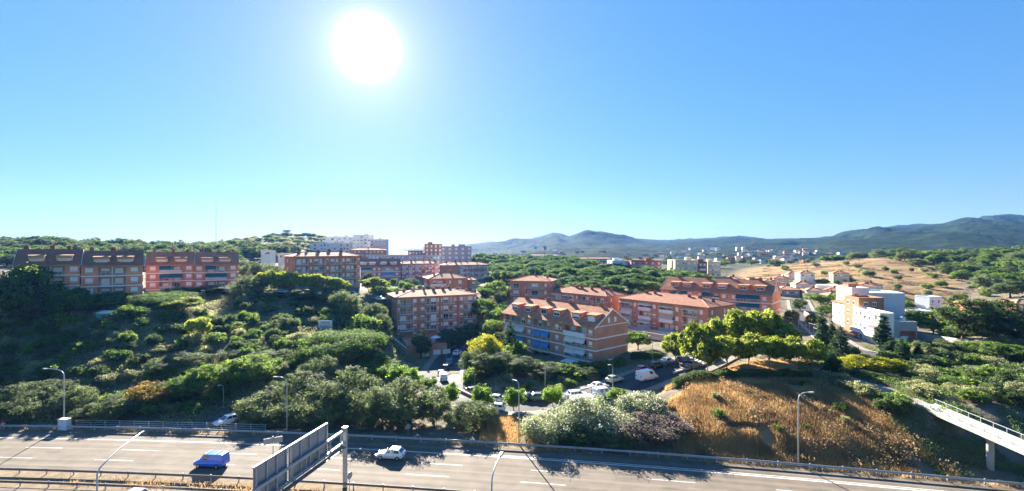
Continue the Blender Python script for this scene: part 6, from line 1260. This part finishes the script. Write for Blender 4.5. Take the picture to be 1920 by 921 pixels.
for lb, px, base, top in [('slim street lamp beside the beige hatchback', 1149, 738, 684), ('slim street lamp on the mound in front of the gabled block', 1022, 735, 681), ('short street lamp on the mound, left of the dark bushes', 890, 726, 698), ('street lamp by the pavement bend', 869, 729, 676), ('street lamp beside the zebra crossing', 837, 677, 651), ('street lamp above the bright green street trees', 745, 700, 677), ('street lamp on the hillside in front of the left hilltop row', 384, 566, 545), ('thin street lamp left of the side road', 419, 765, 722), ('street lamp left of the park by the car park', 1223, 678, 630), ('thin lamp in the pine wood', 1202, 540, 528)]:
    p = cast(px, base) if 'wood' not in lb else np.array([PX(px, 206), 206, hz(PX(px, 206), 206)]); lamp('street_lamp', lb, p[0], p[1], p[2], max(3.5, PZ(top, p[1]) - p[2]), (-.5, -.1), .1, .07, head=(.55, .3, .1))
# ------------------------------------------------------------------ gantry sign seen from behind
gr = ob('sign_gantry', None, None, (0, 0, 0), label='overhead highway sign gantry with two big panels seen from behind', category='sign gantry')
A, B_ = Vector((-21.6, 61.4, 0)), Vector((-26.2, 40.5, 0)); dv = (B_ - A).normalized(); nv = Vector((-dv.y, dv.x, 0))   # nv points to the left side of the travel A->B
def gb(t, u, z): q = A + dv * t + nv * u; return (q.x, q.y, z)
LG = (B_ - A).length
def gbox(mb, t0, t1, u0, u1, z0, z1): return mb.hexa([gb(t0, u0, z0), gb(t1, u0, z0), gb(t1, u1, z0), gb(t0, u1, z0), gb(t0, u0, z1), gb(t1, u0, z1), gb(t1, u1, z1), gb(t0, u1, z1)])
for t in (0, LG): o = gbox(MB(), t - .2, t + .2, -.22, .22, -.3, 7.7).build('post', K['steel'], gr); gbox(MB(), t - .28, t + .28, -.3, .3, 7.705, 7.85).build('cap', K['steel'], o)
for z in (5.9, 7.45): gbox(MB(), .21, LG - .21, -.14, .14, z - .14, z + .14).build('beam', K['steel'], gr)
for k in range(9): t = .9 + k * 2.35; gbox(MB(), t - .06, t + .06, -.1, .1, 6.045, 7.305).build('strut', K['steel'], gr)
side = -.55 if nv.x > 0 else .55
# the panels hang on the far (left) side; their ribs face the viewer
import mathutils
sgn = 1 if (mathutils.Vector((0, 0, 0)) - (A + dv * 8)).dot(nv) > 0 else -1     # +1 when nv faces the viewer
po = -sgn * .42
for t0, t1, z0, z1 in ((3.3, 10.3, 5.7, 9.5), (10.55, 15.4, 5.5, 9.5)):
    pn = ob('panel', None, gr, (0, 0, 0)); gbox(MB(), t0, t1, po - .04, po + .04, z0, z1).build('sheet', K['sign_back'], pn)
    for z in (z0, z1 - .1): gbox(MB(), t0 - .02, t1 + .02, po - .10, po + .10, z, z + .1 if z == z0 else z1 + .03).build('edge', K['steel'], pn)
    n = 4 if t1 - t0 > 6 else 3
    for i in range(n + 1): t = t0 + .25 + (t1 - t0 - .5) * i / n; gbox(MB(), t - .07, t + .07, po + sgn * .041, po + sgn * .2, z0 + .11, z1 - .11).build('rib', K['steel'], pn)
    for z in (z0 + .3, z0 + 1.85): gbox(MB(), t0 + .05, t1 - .05, po + sgn * .201, po + sgn * .27, z - .08, z + .08).build('cross_rail', K['rust_steel'], pn)
    for k in range(14): z = z0 + .2 + k * (z1 - z0 - .4) / 13; gbox(MB(), t0 - .09, t0 - .022, po - .09, po + .09, z - .05, z + .05).build('edge_clip', K['concrete_pale'], pn)
gbox(MB(), .8, 15.6, -sgn * .2 + sgn * .35, sgn * .75, 5.62, 5.68).build('walkway', K['rust_steel'], gr)
for k in range(7): t = 3.6 + k * 1.9; gbox(MB(), t - .03, t + .03, sgn * .70, sgn * .75, 5.7, 6.7).build('walkway_post', K['rust_steel'], gr)
# ------------------------------------------------------------------ small signs and boxes
def round_sign(label, X, Y, z, h, r, ang):
    r_ = ob('road_sign', None, None, (X, Y, z), R(ang), label=label, category='road sign'); MB().tube([(0, 0, -.3), (0, 0, h + r)], .05, 6).build('pole', K['steel'], r_); MB().tube([(0, -.075, h), (0, -.055, h)], r, 18).build('disc', K['sign_back'], r_); MB().tube([(0, -.095, h), (0, -.077, h)], r * .3, 10).build('clamp', K['steel'], r_)
d = 79.0; round_sign('round road sign seen from behind on the far verge', PX(765, d), d, 0, PZ(800, d), .42, 25)
x = HW(PX(688, 61.5), 13.2); round_sign('round road sign edge-on on the median', x[0], x[1], .06, 2.4, .45, 68)
x = HW(PX(512, 73) , 2.2 - 5.2); ps = ob('direction_sign', None, None, (x[0], x[1] - .0, 0), R(28), label='small double plate sign standing left of the overhead panels', category='road sign')
d5 = 62.0; ps.location = (PX(512, d5), d5, .05)
MB().tube([(0, 0, -.2), (0, 0, PZ(819, d5))], .06, 6).build('pole', K['steel'], ps)
for sx in (-1, 1): MB().box(sx * .62 - .5, sx * .62 + .5, -.09, -.06, PZ(832, d5), PZ(821, d5)).build('plate', K['sign_back'], ps)
cb_ = ob('utility_cabinet', None, None, (PX(121, 81), 81, 0), R(-8), (.8, .8, .85), label='pale grey utility cabinet at the foot of the left highway lamp', category='cabinet'); MB().box(-1.05, 1.05, -.5, .5, .15, 2.1).build('housing', K['blue_render'], cb_); MB().box(-1.1, 1.1, -.6, .6, 2.103, 2.2).build('lid', K['concrete_pale'], cb_); MB().box(-1.2, 1.2, -.65, .65, -.3, .148).build('plinth', K['concrete'], cb_)
for x in (-.5, .5): MB().box(x - .46, x + .46, -.53, -.503, .25, 2.0).build('door', K['blue_render'], cb_)
rp = ob('marker_post', None, None, (PX(6, 81.5), 81.5, 0), label='red marker post at the left edge of the highway', category='post'); MB().tube([(0, 0, -.2), (0, 0, 1.25), (0, 0, 1.35)], [.28, .28, .16], 10).build('body', M('red_plastic', (.55, .07, .04), .5), rp); MB().tube([(0, 0, .8), (0, 0, .95)], .29, 10).build('stripe', K['white'], rp)
# hillside billboard
pb = np.array([PX(610, 135), 135, hz(PX(610, 135), 135)]); bb = ob('billboard', None, None, pb, R(10), label='white flats-for-sale billboard on the hillside', category='billboard'); zc = PZ(609, 135) - pb[2]
MB().box(-1.85, 1.85, -.04, .04, zc - 1.2, zc + 1.2).build('board', K['white'], bb)
for x in (-1.4, 1.4): MB().tube([(x, .12, -.5), (x, .12, zc + 1.1)], .07, 6).build('leg', K['steel'], bb)
ink = M('sign_ink', (.05, .05, .16), .6)
def text(s, x, y, z, size, mat, parent, name='lettering'):
    c = bpy.data.curves.new(name, 'FONT'); c.body = s; c.size = size; c.align_x = 'CENTER'; c.extrude = .006; c.materials.append(mat); o = bpy.data.objects.new('tmp', c); COL.objects.link(o); dg = bpy.context.evaluated_depsgraph_get(); me = bpy.data.meshes.new_from_object(o.evaluated_get(dg)); bpy.data.objects.remove(o)
    q = ob(name, me, parent, (x, y, z)); q.rotation_euler = (R(90), 0, 0); return q
text('PISOS', 0, -.05, zc + .25, 1.0, ink, bb)
for z in (-.15, -.5, -.8): MB().box(-1.5, 1.5 - (.5 if z == -.5 else 0), -.052, -.042, zc + z - .06, zc + z + .06).build('small_print', ink, bb)
# turquoise shed on the left hillside, with its yard roofs
p = cast(192, 599); sh_ = ob('garden_shed', None, None, (p[0], p[1], p[2]), R(-4), label='turquoise garden shed with white lid roof on the left hillside', category='shed'); tq = M('turquoise_sheet', (.12, .50, .38), .6, .12, 2); MB().box(-1.7, 1.7, 0, 2, -.8, 1.5).build('wall', tq, sh_); MB().hexa([(-1.9, -.2, 1.5), (1.9, -.2, 1.5), (1.9, 2.2, 1.9), (-1.9, 2.2, 1.9), (-1.9, -.2, 1.58), (1.9, -.2, 1.58), (1.9, 2.2, 1.98), (-1.9, 2.2, 1.98)]).build('roof', K['white'], sh_); MB().box(-.4, .4, -.03, -.004, 0, 1.3).build('door', M('turquoise_door', (.16, .55, .45), .5), sh_)
for i, (px, py, w_, mt, lb) in enumerate(((160, 594, 6.5, 'orange_render', 'long low lean-to with pinkish roof left of the turquoise shed'), (132, 597, 4.0, 'concrete', 'grey corrugated lean-to at the left end of the hillside yard'), (236, 600, 4.6, 'concrete_pale', 'pale low wall cover right of the turquoise shed'), (32, 576, 9, 'blue_render', 'pale retaining wall at the left edge of the hillside'))):
    p = cast(px, py); r_ = ob('lean_to', None, None, (p[0], p[1], p[2]), R(3), label=lb, category='lean-to'); MB().box(-w_ / 2, w_ / 2, 0, 2, -1.2, 1.0).build('wall', K['stone'], r_); MB().hexa([(-w_ / 2 - .2, -.3, 1.0), (w_ / 2 + .2, -.3, 1.0), (w_ / 2 + .2, 2.3, 1.35), (-w_ / 2 - .2, 2.3, 1.35), (-w_ / 2 - .2, -.3, 1.07), (w_ / 2 + .2, -.3, 1.07), (w_ / 2 + .2, 2.3, 1.42), (-w_ / 2 - .2, 2.3, 1.42)]).build('roof', K[mt], r_)
# ------------------------------------------------------------------ footbridge on the right and its path
PP = STREETS['footpath'][0]
e0 = Vector(PP[-1]) + Vector((0, 0, .3)); e1 = Vector((PX(1930, 60.5), 60.5, e0.z - .1)); dv = (e1 - e0).normalized(); e1 = e1 + dv * 30; n_ = Vector((dv.y, -dv.x, 0)); fb = ob('footbridge', None, None, (0, 0, 0), label='pale concrete footbridge crossing the highway at the right edge', category='footbridge')
def seg(u0, u1, z0, z1, mat, name, parent=fb): return MB().hexa([e0 + n_ * u0 + Vector((0, 0, z0)), e1 + n_ * u0 + Vector((0, 0, z0)), e1 + n_ * u1 + Vector((0, 0, z0)), e0 + n_ * u1 + Vector((0, 0, z0)), e0 + n_ * u0 + Vector((0, 0, z1)), e1 + n_ * u0 + Vector((0, 0, z1)), e1 + n_ * u1 + Vector((0, 0, z1)), e0 + n_ * u1 + Vector((0, 0, z1))]).build(name, K[mat], parent)
seg(-1.35, 1.35, -.4, 0, 'bridge', 'deck'); seg(-1.5, -1.351, -.55, .14, 'bridge', 'edge_beam'); seg(1.351, 1.5, -.55, .14, 'bridge', 'edge_beam')
for u in (-1.43, 1.43):
    seg(u - .03, u + .03, .8, .86, 'steel', 'handrail')
    L_ = (e1 - e0).length
    for k in range(int(L_ / 2)): q = e0 + dv * (k * 2.0 + .3) + n_ * u; ob('rail_post', cached('rpost', lambda: MB().box(-.03, .03, -.03, .03, .141, .8).mesh('rail_post', K['steel'])), fb, q)
q = e0 + dv * 11.5; pier = MB().tube([(q.x, q.y, -1), (q.x, q.y, e0.z - 1.5), (q.x, q.y, e0.z - .47)], [.42, .42, 1.0], 10).build('pier', K['bridge'], fb)
# garden wall and nets on the right
def wall_thing(label, a, b, h, mat, name='garden_wall', cat='wall', th=.25):
    pa, pb_ = Vector(cast(*a)), Vector(cast(*b)); dv = (pb_ - pa); L_ = math.hypot(dv.x, dv.y); r_ = ob(name, None, None, pa, math.atan2(dv.y, dv.x), label=label, category=cat); zz = dv.z
    MB().hexa([(0, -th / 2, -1), (L_, -th / 2, zz - 1), (L_, th / 2, zz - 1), (0, th / 2, -1), (0, -th / 2, h), (L_, -th / 2, zz + h), (L_, th / 2, zz + h), (0, th / 2, h)]).build('wall', K[mat], r_); MB().hexa([(0, -th / 2 - .05, h + .002), (L_, -th / 2 - .05, zz + h + .002), (L_, th / 2 + .05, zz + h + .002), (0, th / 2 + .05, h + .002), (0, -th / 2 - .05, h + .1), (L_, -th / 2 - .05, zz + h + .1), (L_, th / 2 + .05, zz + h + .1), (0, th / 2 + .05, h + .1)]).build('coping', K['concrete_pale'], r_)
wall_thing('long pale garden wall in front of the bright green tree on the right', (1700, 632), (1815, 650), 1.6, 'concrete'); wall_thing('low brick wall along the pavement bend', (843, 728), (885, 748), .7, 'brick_tan'); wall_thing('stone retaining wall left of the central brick block', (728, 640), (762, 668), 2.2, 'stone'); wall_thing('concrete parapet curving beside the park', (1262, 702), (1330, 684), .45, 'concrete_pale'); wall_thing('curved concrete retaining wall by the upper road', (1508, 592), (1556, 622), 1.5, 'brick_tan')
for k, (px, py) in enumerate(((1684, 644), (1700, 641))):
    p = cast(px, py); r_ = ob('garden_net', None, None, p, label=('white garden net dome, left of two', 'white garden net dome, right of two')[k], category='garden net'); mb = MB(); 
    for i in range(7): a = math.pi * i / 6; b2 = math.pi * (i + 1) / 6; (i < 6) and mb.quad((-1.4 * math.cos(a), -1.2, 1.5 * math.sin(a)), (-1.4 * math.cos(b2), -1.2, 1.5 * math.sin(b2)), (-1.4 * math.cos(b2), 1.2, 1.5 * math.sin(b2)), (-1.4 * math.cos(a), 1.2, 1.5 * math.sin(a)))
    mb.build('cover', K['white'], r_); MB().tube([(-1.4 * math.cos(math.pi * i / 8), -1.2, 1.5 * math.sin(math.pi * i / 8)) for i in range(9)], .04, 5).build('hoop', K['steel'], r_)
# chain fence by the dormer block
p0, p1 = Vector(cast(1497, 620)), Vector(cast(1540, 634)); ff = ob('mesh_fence', None, None, (0, 0, 0), label='tall pale mesh fence between the dormer block and the cypress', category='fence')
for i in range(7): q = p0.lerp(p1, i / 6); MB().tube([q + Vector((0, 0, -.4)), q + Vector((0, 0, 3.4))], .05, 5).build('post', K['steel'], ff)
for z in (.3, 1.3, 2.3, 3.3): MB().tube([p0 + Vector((0, 0, z)), p1 + Vector((0, 0, z))], .025, 4).build('wire', K['steel'], ff)
# masts on the skyline
for px, top, base, d, lb in ((405, 378, 456, 430, 'very tall thin radio mast on the left skyline'), (107, 434, 450, 380, 'small aerial on the far left skyline')):
    X = PX(px, d); z = PZ(base, d); z = min(z, hz(X, d)); r_ = ob('radio_mast', None, None, (X, d, z), label=lb, category='mast'); hgt = PZ(top, d) - z
    MB().tube([(0, 0, 0), (0, 0, hgt)], [.22, .12], 5).build('pole', K['steel'], r_)
    for k in range(3): a = k * 2.094; MB().tube([(0, 0, hgt * .8), (hgt * .25 * math.cos(a), hgt * .25 * math.sin(a), 0)], .03, 4).build('stay', K['steel'], r_)
